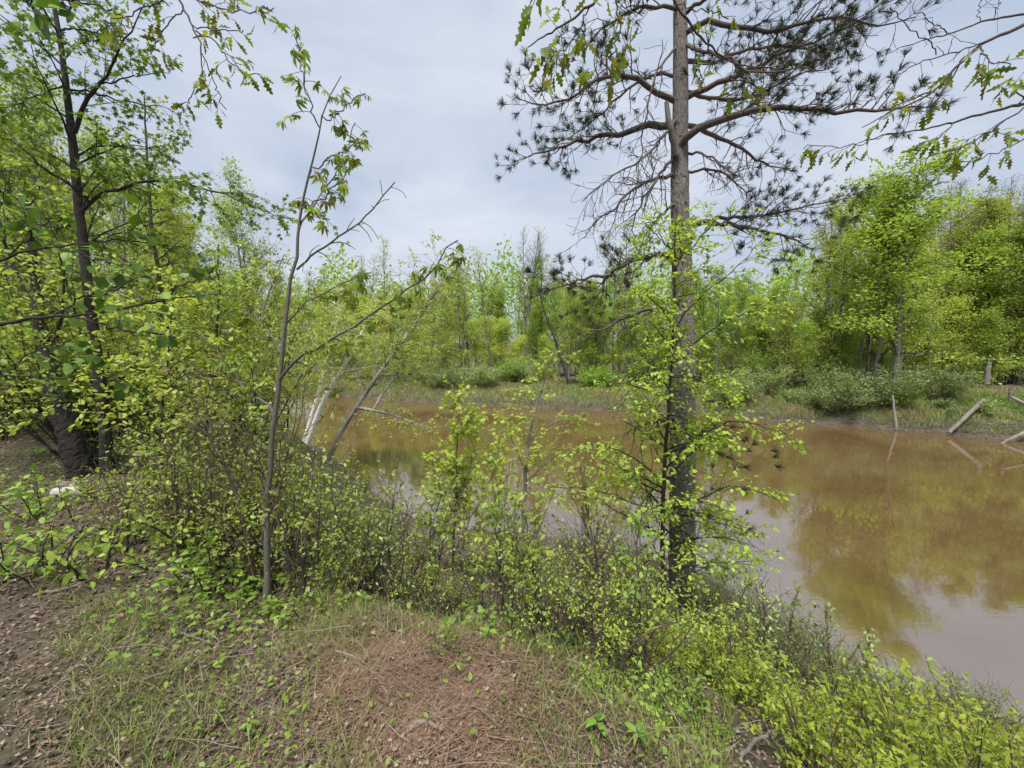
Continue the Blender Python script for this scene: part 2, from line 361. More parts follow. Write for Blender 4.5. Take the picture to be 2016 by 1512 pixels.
# ------------------------------------------------------------------ trees of the far bank
def forest_tree(seed, H, spread, start, n1, per2, nleaf, lsize, leafm, barkm, lean=(0, 0), r0=None, up=.25, fork=0, cloud=.32, bare_top=0.0, pieces=None):
    """Meshes (trunk, crown) of a broad-leaved tree, base at the origin."""
    rs = np.random.default_rng(seed); r0 = r0 or H * .0095
    n = 14; t = np.linspace(0, 1, n)
    tr = np.c_[lean[0] * H * t + np.cumsum(rs.normal(0, .012 * H / 4, n)), lean[1] * H * t + np.cumsum(rs.normal(0, .012 * H / 4, n)), t * H]
    tr -= tr[0]; tr[0, 2] = -.3
    T = [tr]
    for k in range(fork):
        s = rs.integers(3, 6); q = tr[s:].copy(); a = rs.uniform(0, 6.28); g = np.linspace(0, 1, len(q)) ** .8
        q[:, 0] += math.cos(a) * g * H * .13; q[:, 1] += math.sin(a) * g * H * .13; q[:, 2] -= g * H * .05
        T.append(resample(q, n))
    T = np.stack([resample(q, n) for q in T]); TR = np.concatenate([taper([r0], [r0 * .12], n)] + [taper([r0 * .7], [r0 * .1], n)] * fork)
    wood, crown = MB(), MB()
    flare = 1 + .5 * np.exp(-np.linspace(0, 1, n) * 25); TR[0] *= flare
    tubes(wood, T, TR, 7)
    p, d, r, tt, ix = spawn(T, TR, n1, start, .98, 58, 14, rs, .25, up)
    L = H * spread * (1.05 - .75 * np.clip((tt - start) / (1 - start), 0, 1)) * rs.uniform(.6, 1.15, len(p))
    b1 = shoot(p, d, L, 6, .14, .05, rs); r1 = taper(np.minimum(r * .5, .02 + L * .009), .006, 6)
    tubes(crown, b1, r1, 4, 0)
    p, d, r, tt, ix = spawn(b1, r1, per2, .2, 1.0, 48, 15, rs, .3, .12)
    L2 = L[ix] * rs.uniform(.22, .5, len(p)); b2 = shoot(p, d, L2, 4, .2, .02, rs); r2 = taper(r * .55 + .003, .004, 4)
    tubes(crown, b2, r2, 3, 0)
    if nleaf:
        p, d, r, tt, ix = spawn(b2, r2, nleaf, .1, 1.05, 70, 25, rs, .2, -.1)
        hgt = p[:, 2] / H
        if bare_top: k = rs.random(len(p)) > bare_top * np.clip((hgt - .35) * 2.2, 0, 1); p, d = p[k], d[k]
        p = p + rs.normal(0, cloud, p.shape) * np.array([1, 1, .55])
        leaves(crown, DIAMOND, p, d, up_vec(len(p), rs, .6), lsize * rs.uniform(.6, 1.3, len(p)), 1)
    return wood.mesh('trunk', barkm), crown.mesh('crown', [M['twig'], leafm])

VAR = {
 'bright_d': forest_tree(25, 16, .26, .16, 32, 7, 34, .18, M['leaf_vivid'], M['bark_grey']),
 'bright_a': forest_tree(11, 19, .24, .16, 34, 7, 36, .19, M['leaf_vivid'], M['bark_grey'], fork=1),
 'bright_b': forest_tree(12, 17, .26, .18, 32, 7, 34, .19, M['leaf_yellow'], M['bark_grey']),
 'bright_c': forest_tree(13, 15, .27, .14, 32, 7, 34, .18, M['leaf_fresh'], M['bark_dark'], fork=1),
 'mid_a': forest_tree(14, 18, .22, .22, 30, 7, 28, .17, M['leaf_mid'], M['bark_dark']),
 'mid_b': forest_tree(15, 16, .25, .2, 30, 7, 30, .16, M['leaf_mid'], M['bark_grey'], lean=(.06, 0)),
 'slim_a': forest_tree(16, 20, .15, .3, 32, 6, 22, .15, M['leaf_yellow'], M['bark_dark'], bare_top=.5),
 'slim_b': forest_tree(17, 19, .14, .4, 28, 6, 18, .15, M['leaf_budding'], M['bark_grey'], bare_top=.6, fork=1),
 'bare': forest_tree(18, 21, .17, .35, 34, 9, 3, .13, M['leaf_budding'], M['bark_grey'], fork=2, up=.6, bare_top=.5),
 'airy': forest_tree(19, 18, .17, .25, 34, 7, 12, .15, M['leaf_yellow'], M['bark_grey'], bare_top=.3, up=.45),
 'under': forest_tree(20, 8, .36, .06, 32, 7, 28, .15, M['leaf_yellow'], M['bark_dark'], cloud=.3),
 'under_b': forest_tree(21, 7, .38, .06, 28, 7, 28, .15, M['leaf_fresh'], M['bark_dark'], cloud=.3),
}
def put_tree(var, x, y, label, group=None, sc=1.0, rz=0.0, name='forest_tree', tilt=(0, 0), cat='tree'):
    t = thing(name, label, cat, (x, y, gz(x, y) - .05), rz, group, sc)
    t.rotation_euler = (tilt[0], tilt[1], rz)
    a, b = VAR[var]; link('trunk', a, t); link('crown', b, t)
    return t
def at(px, d):                                        # ground position below pixel column px at distance d
    return (px - CX) / F * d, d

LOOK = {'bright_a': 'vivid green', 'bright_b': 'yellow-green', 'bright_c': 'fresh-green', 'bright_d': 'vivid green', 'mid_a': 'darker green', 'mid_b': 'darker green', 'slim_a': 'narrow yellowish', 'slim_b': 'narrow budding', 'airy': 'thin-leaved', 'under': 'yellow-green', 'under_b': 'fresh-green', 'bare': 'bare twiggy'}
def build_forest():
    rs = np.random.default_rng(5)
    # trees one can single out
    S = [('bright_a', 1768, 27.5, 'broad bright green tree standing on far bank behind grey-green bush', (1.2, 1.2, .86), 1.0, (0, 0)),
         ('bright_d', 1722, 28.5, 'grey-trunked green tree beside the broad bright tree on far bank', .93, 2.2, (0, -.03)),
         ('bare', 1855, 44, 'tall bare twiggy tree rising above the green far-bank forest', 1.0, .4, (0, .03)),
         ('bare', 1985, 40, 'half-bare slim tree at the far-bank forest edge near picture edge', .95, 2.0, (0, .03)),
         ('airy', 972, 39, 'leaning pale-trunked tree with thin leaves above far-bank bushes', .72, 1.0, (0, -.22)),
         ('slim_b', 912, 40, 'short broken-topped grey tree behind far-bank bushes', .6, 2.0, (0, -.08)),
         ('bare', 1030, 47, 'tall twiggy tree with few leaves topping the central treeline', .84, 3.2, (0, -.02)),
         ('mid_a', 1065, 46, 'dark green narrow tree beside twiggy treetop in central treeline', .78, 1.2, (0, 0)),
         ('airy', 760, 52, 'thin-leaved tree topping treeline beyond leaning birches', .98, .5, (0, 0)),
         ('slim_b', 1230, 40, 'budding pinkish tree behind the pine trunk on far bank', .86, .2, (0, .02))]
    for v, px, d, lb, sc, rz, tl in S:
        x, y = at(px, d); put_tree(v, x, y, lb, None, sc, rz, 'broadleaf_tree', tl)
    # the dark leaning trunk at the edge of the far meadow
    rows = []
    def band(n, a, b, d0, d1, kinds, s0, s1, lab, grp):
        for k in range(n):
            px = a + (b - a) * (k + rs.uniform(.1, .9)) / n; d = rs.uniform(d0, d1); grow = 1 + .16 * float(np.clip((px - 1780) / 200, 0, 1))
            x, y = at(px, d)
            v = kinds[rs.integers(len(kinds))]
            put_tree(v, x, y, LOOK[v] + ' ' + lab, grp, rs.uniform(s0, s1) * grow, rs.uniform(0, 6.28), tilt=(rs.normal(0, .025), rs.normal(0, .03)))
    R = 'right-hand forest'
    band(15, 1600, 2060, 32, 36, ['bright_d', 'bright_c', 'bright_b', 'slim_b', 'bright_b'], .7, .88, 'leafy tree in the front row of the far right-hand forest', 'front row of the right-hand forest')
    band(16, 1620, 2100, 37, 45, ['slim_a', 'slim_b', 'bright_b', 'slim_a', 'airy', 'slim_b'], .78, .96, 'slim forest tree behind the front row of the far right-hand forest', 'second row of the right-hand forest')
    band(10, 1620, 2150, 47, 60, ['bright_b', 'mid_a', 'slim_b', 'bright_d'], .85, 1.05, 'forest tree deep in the right-hand woods, crown seen over nearer trees', 'deep right-hand woods')
    band(18, 1100, 1580, 35, 42, ['bright_b', 'mid_b', 'bright_c', 'bright_d'], .5, .66, 'leafy tree behind the pine on the far bank', 'trees behind the pine')
    band(13, 1080, 1560, 44, 56, ['bright_b', 'mid_a', 'airy', 'bright_d', 'mid_b'], .58, .76, 'background tree of the woods seen behind the pine branches', 'woods behind the pine')
    band(22, 620, 1160, 44, 52, ['bright_b', 'bright_c', 'mid_b', 'bright_d'], .52, .68, 'leafy tree in the central far treeline beyond the meadow strip', 'central treeline')
    band(18, 580, 1150, 55, 68, ['bright_b', 'airy', 'slim_b', 'mid_a'], .75, .92, 'distant tree peeping over the central far treeline', 'distant central trees')
    band(11, -60, 640, 58, 78, ['bright_b', 'mid_a', 'airy', 'bright_a'], .75, 1.0, 'distant tree across the river behind the left-hand thicket', 'trees beyond the left thicket')
    band(30, 1480, 2080, 30, 37, ['under', 'under_b', 'under'], .5, .9, 'low bushy tree filling the foot of the right-hand forest', 'understory of the right-hand forest')
    band(40, 620, 1500, 40, 50, ['under', 'under_b', 'under'], .5, .9, 'low bushy tree filling the foot of the central far forest', 'understory of the central forest')
    # the wood behind, which reads as one mass
    mb = MB(); n = 90000; px = rs.uniform(-400, 2500, n); d = rs.uniform(62, 100, n); x = (px - CX) / F * d
    h = (15 + 3 * np.sin(px * .021) + 2 * np.sin(px * .057 + 1) + rs.normal(0, 1.2, n)) * np.sqrt(rs.random(n)); z = land(x, d) + h
    leaves(mb, DIAMOND, np.c_[x, d, z], rs.normal(0, 1, (n, 3)), up_vec(n, rs, .7), rs.uniform(.4, .8, n))
    o = link('distant_forest', mb.mesh('distant_forest', M['leaf_mid'])); setting(o, 'stuff'); tag(o, 'green mass of distant forest behind the far-bank trees', 'forest')
build_forest()

# ------------------------------------------------------------------ bushes of the far bank
def bush(seed, h, w, n0, per, nleaf, lsize, leafm, stemm, tpl=DIAMOND, cloud=.06, low=.25, thick=1.0):
    rs = np.random.default_rng(seed); wood, cr = MB(), MB()
    a = rs.uniform(0, 6.28, n0); p = np.c_[np.cos(a), np.sin(a), 0 * a] * (w * .12 * rs.random(n0) ** .5)[:, None]; p[:, 2] = -.05
    e = rs.uniform(.15, 1.0, n0); d = nrm(np.c_[np.cos(a) * e * w / h, np.sin(a) * e * w / h, np.ones(n0)])
    L = h * rs.uniform(.65, 1.1, n0); b0 = shoot(p, d, L, 7, .12, .02, rs); q0 = taper((.006 + .006 * h * rs.random(n0)) * thick, .0025, 7)
    tubes(wood, b0, q0, 4)
    p, d, r, tt, ix = spawn(b0, q0, per, low, .98, 50, 15, rs, 0, .15)
    L1 = L[ix] * rs.uniform(.2, .42, len(p)); b1 = shoot(p, d, L1, 5, .2, .03, rs); q1 = taper(r * .6, .0015, 5)
    tubes(cr, b1, q1, 3, 0)
    p, d, r, tt, ix = spawn(b1, q1, nleaf, .1, 1.02, 60, 25, rs, 0, .05)
    p = p + rs.normal(0, cloud, p.shape)
    leaves(cr, tpl, p, d, up_vec(len(p), rs, .6), lsize * rs.uniform(.4, 1.3, len(p)), 1)
    return wood.mesh('stems', stemm), cr.mesh('foliage', [M['twig_red'], leafm])
def put_bush(meshes, name, label, x, y, sc, rz, group=None, cat='shrub', dz=0):
    t = thing(name, label, cat, (x, y, gz(x, y) - .03 + dz), rz, group, sc)
    link('stems', meshes[0], t); link('foliage', meshes[1], t); return t
BUSH = {'grey_a': bush(31, 2.4, 2.6, 26, 11, 26, .11, M['leaf_grey'], M['twig_red'], cloud=.1),
        'grey_b': bush(32, 2.2, 3.0, 26, 11, 26, .11, M['leaf_grey'], M['twig_red'], cloud=.1),
        'green_a': bush(33, 2.4, 2.4, 24, 10, 24, .13, M['leaf_mid'], M['twig'], cloud=.12),
        'low_a': bush(34, .9, 1.4, 20, 8, 14, .10, M['leaf_grey'], M['twig_red'], cloud=.06)}
def build_far_bushes():
    rs = np.random.default_rng(8)
    S = [('grey_a', 1690, 25.2, 'big rounded grey-green bush on the far bank slope', (1.5, 1.2, 1.15)),
         ('grey_b', 1655, 25.2, 'grey-green bush behind the big rounded one on far bank', (1.0, 1.0, .95)),
         ('grey_b', 1845, 25.6, 'grey-green bush between bright tree and pole stump on far bank', (1.0, 1.0, .95)),
         ('green_a', 1770, 24.2, 'small leafy bush at foot of the bright tree, far bank', .6),
         ('grey_a', 880, 37.2, 'dark grey-green bush at edge of the far meadow strip', (1.2, 1, .8)),
         ('grey_b', 945, 37.6, 'wide grey-green bush under the leaning pale trunk, far meadow', (1.3, 1, .95)),
         ('grey_a', 850, 39.5, 'taller grey-green bush nearest the leaning birches on far bank', (1.3, 1, 1.1)),
         ('green_a', 1010, 40.5, 'dark bush behind far meadow grass, centre of treeline', (1.3, 1, .9)),
         ('green_a', 1180, 35.5, 'tangled bush with exposed roots beside far meadow', (1.3, 1, .8)),
         ('grey_b', 1440, 28.8, 'grey-green bush just beside the pine on far bank', (1.0, 1, .9)),
         ('grey_a', 1500, 29.5, 'pale bush second from the pine on far bank', (1.1, 1, .95)),
         ('low_a', 1560, 27.0, 'low pale weed clump on the far meadow', 1.2)]
    for v, px, d, lb, sc in S:
        x, y = at(px, d); put_bush(BUSH[v], 'riverside_bush', lb, x, y, sc, rs.uniform(0, 6.28))
    for k in range(9):
        px = 640 + 1050 * (k + rs.random()) / 9; d = far_d(px) + (rs.uniform(6, 9.5) if px < 1540 else rs.uniform(9, 12.5)); x, y = at(px, d)
        put_bush(BUSH[['green_a', 'grey_a', 'green_a', 'grey_b'][rs.integers(4)]], 'riverside_bush', 'bush in the dark hedge-like row below the far forest', x, y, rs.uniform(.55, 1.45), rs.uniform(0, 6.28), 'bushes below the far forest')
    for k in range(7):
        px = 1560 + 440 * (k + rs.random()) / 7; x = 0
        d = far_d(px) + rs.uniform(.9, 2.2); x, y = at(px, d)
        put_bush(BUSH['low_a'], 'low_bush', 'low weedy clump on the far bank slope above driftwood', x, y, rs.uniform(.55, .95), rs.uniform(0, 6.28), 'weedy clumps on the far bank slope')
build_far_bushes()

# ------------------------------------------------------------------ grass and driftwood of the far bank
def blades(mb, x, y, z, h, w, rs, lean=.35, m=0):
    n = len(x); a = rs.uniform(0, 6.28, n); s = np.c_[np.cos(a), np.sin(a), 0 * a] * (w[:, None] * .5)
    b = rs.normal(0, lean, (n, 3)) * h[:, None]; b[:, 2] = 0; p = np.c_[x, y, z - .01]
    up = np.c_[0 * h, 0 * h, h]
    v = np.stack([p - s, p + s, p + up * .55 + b * .3 + s * .7, p + up * .55 + b * .3 - s * .7, p + up * .95 + b], 1)
    k = np.arange(n)[:, None] * 5
    mb.add(v.reshape(-1, 3), k + np.array([0, 1, 2, 3]), m); mb.f.append((k + np.array([3, 2, 4]) + mb.n - len(v) * 5, m))
def far_points(n, rs, d0, d1, a=600, b=2120):
    px = rs.uniform(a, b, n); d = far_d(px) + rs.uniform(d0, d1, n)
    return (px - CX) / F * d, d
def build_far_grass():
    rs = np.random.default_rng(9); mb = MB()
    x, y = far_points(135000, rs, .15, 9.5); z = land(x, y)
    pat = np.sin(x * .9 + 2 * np.sin(y * .6)) * np.cos(y * 1.1 + x * .35) + .5 * np.sin(x * 3.1) * np.sin(y * 2.7) + rs.normal(0, .3, len(x)); dry = pat > .55
    h = rs.uniform(.1, .42, len(x)) * np.clip(.9 + .7 * pat, .35, 1.7); w = rs.uniform(.02, .045, len(x)); k = dry
    blades(mb, x[k], y[k], z[k], h[k], w[k], rs, .5)
    o = link('dry_grass', mb.mesh('dry_grass', M['grass_dry'])); setting(o, 'stuff'); tag(o, 'straw-coloured dry grass patches on the far river bank', 'grass')
    mb = MB(); k = ~dry; blades(mb, x[k], y[k], z[k], h[k], w[k], rs, .5)
    o = link('meadow_grass', mb.mesh('meadow_grass', M['grass_far'])); setting(o, 'stuff'); tag(o, 'green meadow grass covering the far river bank', 'grass')
    mb = MB(); x, y = far_points(16000, rs, 2.2, 6.5, 1800, 2060); z = land(x, y)
    blades(mb, x, y, z, rs.uniform(.12, .3, len(x)), rs.uniform(.012, .025, len(x)), rs)
    x, y = far_points(5000, rs, 2.0, 4.0, 1500, 1640); z = land(x, y)
    blades(mb, x, y, z, rs.uniform(.1, .28, len(x)), rs.uniform(.012, .025, len(x)), rs)
    o = link('short_grass', mb.mesh('short_grass', M['grass_green'])); setting(o, 'stuff'); tag(o, 'patch of vivid green short grass on the far bank', 'grass')
    mb = MB(); n = 5200; x, y = far_points(n, rs, -.15, .75); z = np.maximum(land(x, y), 0) + rs.uniform(.0, .08, n)
    p = np.c_[x, y, z]; d = nrm(np.c_[rs.normal(0, 1, (n, 2)), rs.normal(0, .25, n)]); L = rs.uniform(.15, .7, n)
    pa = shoot(p, d, L, 3, .15, 0, rs); tubes(mb, pa, taper(rs.uniform(.006, .016, n), .004, 3), 3)
    o = link('driftwood_litter', mb.mesh('driftwood_litter', M['dead'])); setting(o, 'stuff'); tag(o, 'grey twig wrack washed up along the far waterline', 'debris')
build_far_grass()

def pole(name, label, cat, pts, r0, r1, mat, n=14, k=10, branches=0, seed=1, jit=.01, group=None):
    """A log, stump or fallen limb through world points; own mesh with ends, side branches as parts."""
    rs = np.random.default_rng(seed); base = np.array(pts[0]); path = resample(np.array(pts) - base, n, jit, rs)[None]
    rad = taper([r0], [r1], n) * (1 + rs.normal(0, .05, (1, n)))
    mb = MB(); tubes(mb, path, rad, k, 0, True)
    t = thing(name, label, cat, base, 0, group); link('log' if r0 > .05 else 'stick', mb.mesh('log', mat), t)
    if branches:
        p, d, r, tt, ix = spawn(path, rad, branches, .25, .95, 50, 15, rs, .2, .1)
        b = shoot(p, d, rs.uniform(.15, .45, len(p)) * np.linalg.norm(path[0, -1]) * .6, 6, .18, 0, rs)
        for i in range(len(b)):
            q = MB(); tubes(q, b[i:i + 1], taper(r[i:i + 1] * .5, .003, 6), 5); link('side_branch', q.mesh('side_branch', mat), t)
    return t
def build_far_wood():
    A = lambda *q: [P(*w) for w in q]
    pole('leaning_log', 'pale bleached log leaning from the water up the far bank', 'log', A((1868, 852, 21.0), (1900, 822, 21.6), (1936, 787, 22.3)), .09, .115, M['dead'])
    pole('broken_trunk', 'thin grey snag standing at the waterline below the grey-green bush', 'snag', A((1766, 848, 22.6), (1762, 818, 22.8), (1757, 778, 23.2)), .07, .045, M['bark_grey'])
    pole('pole_stump', 'weathered pole stump with pale top on the far grass', 'stump', A((1942, 756, 27.0), (1944, 738, 27.0), (1946, 712, 27.0)), .17, .13, M['bark_grey'])
    pole('pale_stake', 'short pale stake on the far bank at picture edge', 'stake', A((1988, 788, 22), (1988, 764, 22)), .07, .06, M['dead'])
    pole('fallen_log', 'pale log lying on the bank lip beside the short stake', 'log', A((1992, 782, 21.8), (2040, 806, 21.0)), .08, .10, M['dead'])
    pole('driftwood_limb', 'branched driftwood limb reaching into the river at picture edge', 'driftwood', A((1968, 875, 19.3), (1992, 862, 19.4), (2030, 846, 19.6)), .05, .1, M['dead'], branches=7, seed=4)
    pole('driftwood_limb', 'long pale driftwood pole along waterline below the thin snag', 'driftwood', A((1665, 826, 24.6), (1720, 842, 23.7), (1800, 853, 22.6), (1855, 858, 22.0)), .05, .06, M['dead'], branches=5, seed=5)
    pole('driftwood_limb', 'forked driftwood branch stranded along the far waterline above the long pole', 'driftwood', A((1640, 824, 25.4), (1700, 838, 24.3), (1750, 848, 23.3)), .05, .05, M['dead'], branches=6, seed=6)
    pole('driftwood_limb', 'thin driftwood stick lying in the shallows beside the pine view', 'driftwood', A((1555, 826, 25.9), (1615, 838, 25.1)), .04, .03, M['dead'], seed=7)
    pole('driftwood_limb', 'grey driftwood heap stick on the far shore just past the pine', 'driftwood', A((1410, 818, 28.2), (1470, 822, 27.4)), .06, .04, M['dead'], branches=4, seed=8)
    t = pole('leaning_snag', 'dark slender leaning trunk at the edge of the far meadow', 'snag', A((1119, 756, 36), (1108, 715, 36.2), (1092, 665, 36.6), (1070, 610, 37), (1058, 560, 37.2)), .14, .05, M['bark_dark'], branches=6, seed=9)
build_far_wood()

# ------------------------------------------------------------------ pieces placed one by one (leaves, needle tufts)
from mathutils import Matrix
def frames(d, up):
    x = nrm(d); z = nrm(up - (up * x).sum(1, keepdims=True) * x); return x, np.cross(z, x), z
def pieces(name, parent, meshes, p, d, up, size, rs):
    x, y, z = frames(d, up)
    for i in range(len(p)):
        o = link(name, meshes[rs.integers(len(meshes))], parent); s = size[i]
        o.matrix_local = Matrix([[x[i, 0] * s, y[i, 0] * s, z[i, 0] * s, p[i, 0]], [x[i, 1] * s, y[i, 1] * s, z[i, 1] * s, p[i, 1]],
                                 [x[i, 2] * s, y[i, 2] * s, z[i, 2] * s, p[i, 2]], [0, 0, 0, 1]])
def one_leaf(tpl, mat):
    mb = MB(); mb.add(tpl[0], tpl[1]); return mb.mesh('leaf', mat)
def compound_leaf(seed, n, mat):
    rs = np.random.default_rng(seed); mb = MB()
    a = np.radians(np.linspace(-75, 75, n)); d = np.c_[np.cos(a), np.sin(a), rs.uniform(-.5, -.1, n)]
    st = np.array([[[0, 0, 0], [.12, 0, .0], [.25, 0, -.01]]], float); tubes(mb, st, np.full((1, 3), .012), 3)
    leaves(mb, LANCE, np.tile([.25, 0, -.01], (n, 1)), d, up_vec(n, rs, .2), rs.uniform(.55, .8, n))
    return mb.mesh('leaf', mat)
LEAF = {'oak': [one_leaf((OAK[0] * (1, .75, 1.2), OAK[1]), M['leaf_hang']), one_leaf((OAK[0] * (1, .62, 2.0), OAK[1]), M['leaf_hang']), one_leaf((OAK[0] * (1, .85, .7), OAK[1]), M['leaf_hang'])],
        'ovate': [one_leaf(OVATE, M['leaf_deep']), one_leaf((OVATE[0] * (1, 1.2, 1.3), OVATE[1]), M['leaf_deep']), one_leaf((OVATE[0] * (1, 1.1, .7), OVATE[1]), M['leaf_mid'])],
        'hick': [compound_leaf(1, 5, M['leaf_hang']), compound_leaf(2, 5, M['leaf_mid']), compound_leaf(3, 4, M['leaf_hang'])],
        'seed': [one_leaf(OVATE, M['leaf_fresh'])]}

def relief_trunk(path, rad, na, nseed, stretch, depth, rs):
    """A trunk whose bark stands out in plates or ridges: cells over angle and length, their joints sunk."""
    nl = len(path); s = np.r_[0, np.cumsum(np.linalg.norm(np.diff(path, axis=0), axis=1))]; rm = rad.mean()
    sa = rs.uniform(0, 1, nseed); sh = np.sort(rs.uniform(0, s[-1], nseed)); hv = rs.normal(0, 1, nseed); A = np.arange(na) / na; disp = np.empty((nl, na))
    for r in range(nl):
        lo, hi = np.searchsorted(sh, [s[r] - .35, s[r] + .35]); lo = max(lo - 3, 0); hi = min(hi + 3, nseed)
        da = np.abs(A[:, None] - sa[None, lo:hi]); da = np.minimum(da, 1 - da) * 6.28 * rm * stretch
        dd = np.sqrt(da ** 2 + (s[r] - sh[None, lo:hi]) ** 2); o = np.argsort(dd, 1)[:, :2]; k = np.arange(na)
        disp[r] = np.clip((dd[k, o[:, 1]] - dd[k, o[:, 0]]) / .03, 0, 1) ** .6 * (1 + .25 * hv[lo:hi][o[:, 0]])
    t = nrm(np.gradient(path, axis=0)); u = nrm(np.cross(t, [0, 1, .02])); w = np.cross(t, u); a = A * 2 * math.pi
    R = rad[:, None] + depth * (disp - .7) * (rad[:, None] / rad.max())
    v = path[:, None] + R[..., None] * (np.cos(a)[None, :, None] * u[:, None] + np.sin(a)[None, :, None] * w[:, None])
    i = np.arange(nl - 1)[:, None] * na; c = np.arange(na)[None]; c2 = (c + 1) % na
    mb = MB(); mb.add(v.reshape(-1, 3), np.stack([i + c, i + c2, i + na + c2, i + na + c], -1).reshape(-1, 4)); return mb

def trace(polys, n, base, rs, jit=.006):
    return np.stack([resample(np.array([P(*q) for q in pl]) - base, n, jit, rs) for pl in polys])

# ------------------------------------------------------------------ the pine
def tuft_mesh(seed, n=40):
    rs = np.random.default_rng(seed); mb = MB()
    s = rs.uniform(-.25, .35, n); a = rs.uniform(0, 6.28, n); c = np.radians(rs.uniform(15, 78, n))
    d = np.c_[np.cos(c), np.sin(c) * np.cos(a), np.sin(c) * np.sin(a)]; p = np.c_[s, 0 * s, 0 * s]
    L = rs.uniform(.75, 1.1, n); w = .024
    sd = nrm(np.cross(d, rs.normal(0, 1, (n, 3)))) * w
    v = np.stack([p - sd, p + sd, p + d * L[:, None] * .6 + sd * .9, p + d * L[:, None] * .6 - sd * .9, p + d * L[:, None] + np.c_[0 * s, 0 * s, -.12 + 0 * s]], 1)
    k = np.arange(n)[:, None] * 5; mb.add(v.reshape(-1, 3), k + np.array([0, 1, 2, 3])); mb.f.append((k + np.array([3, 2, 4]), 0))
    return mb
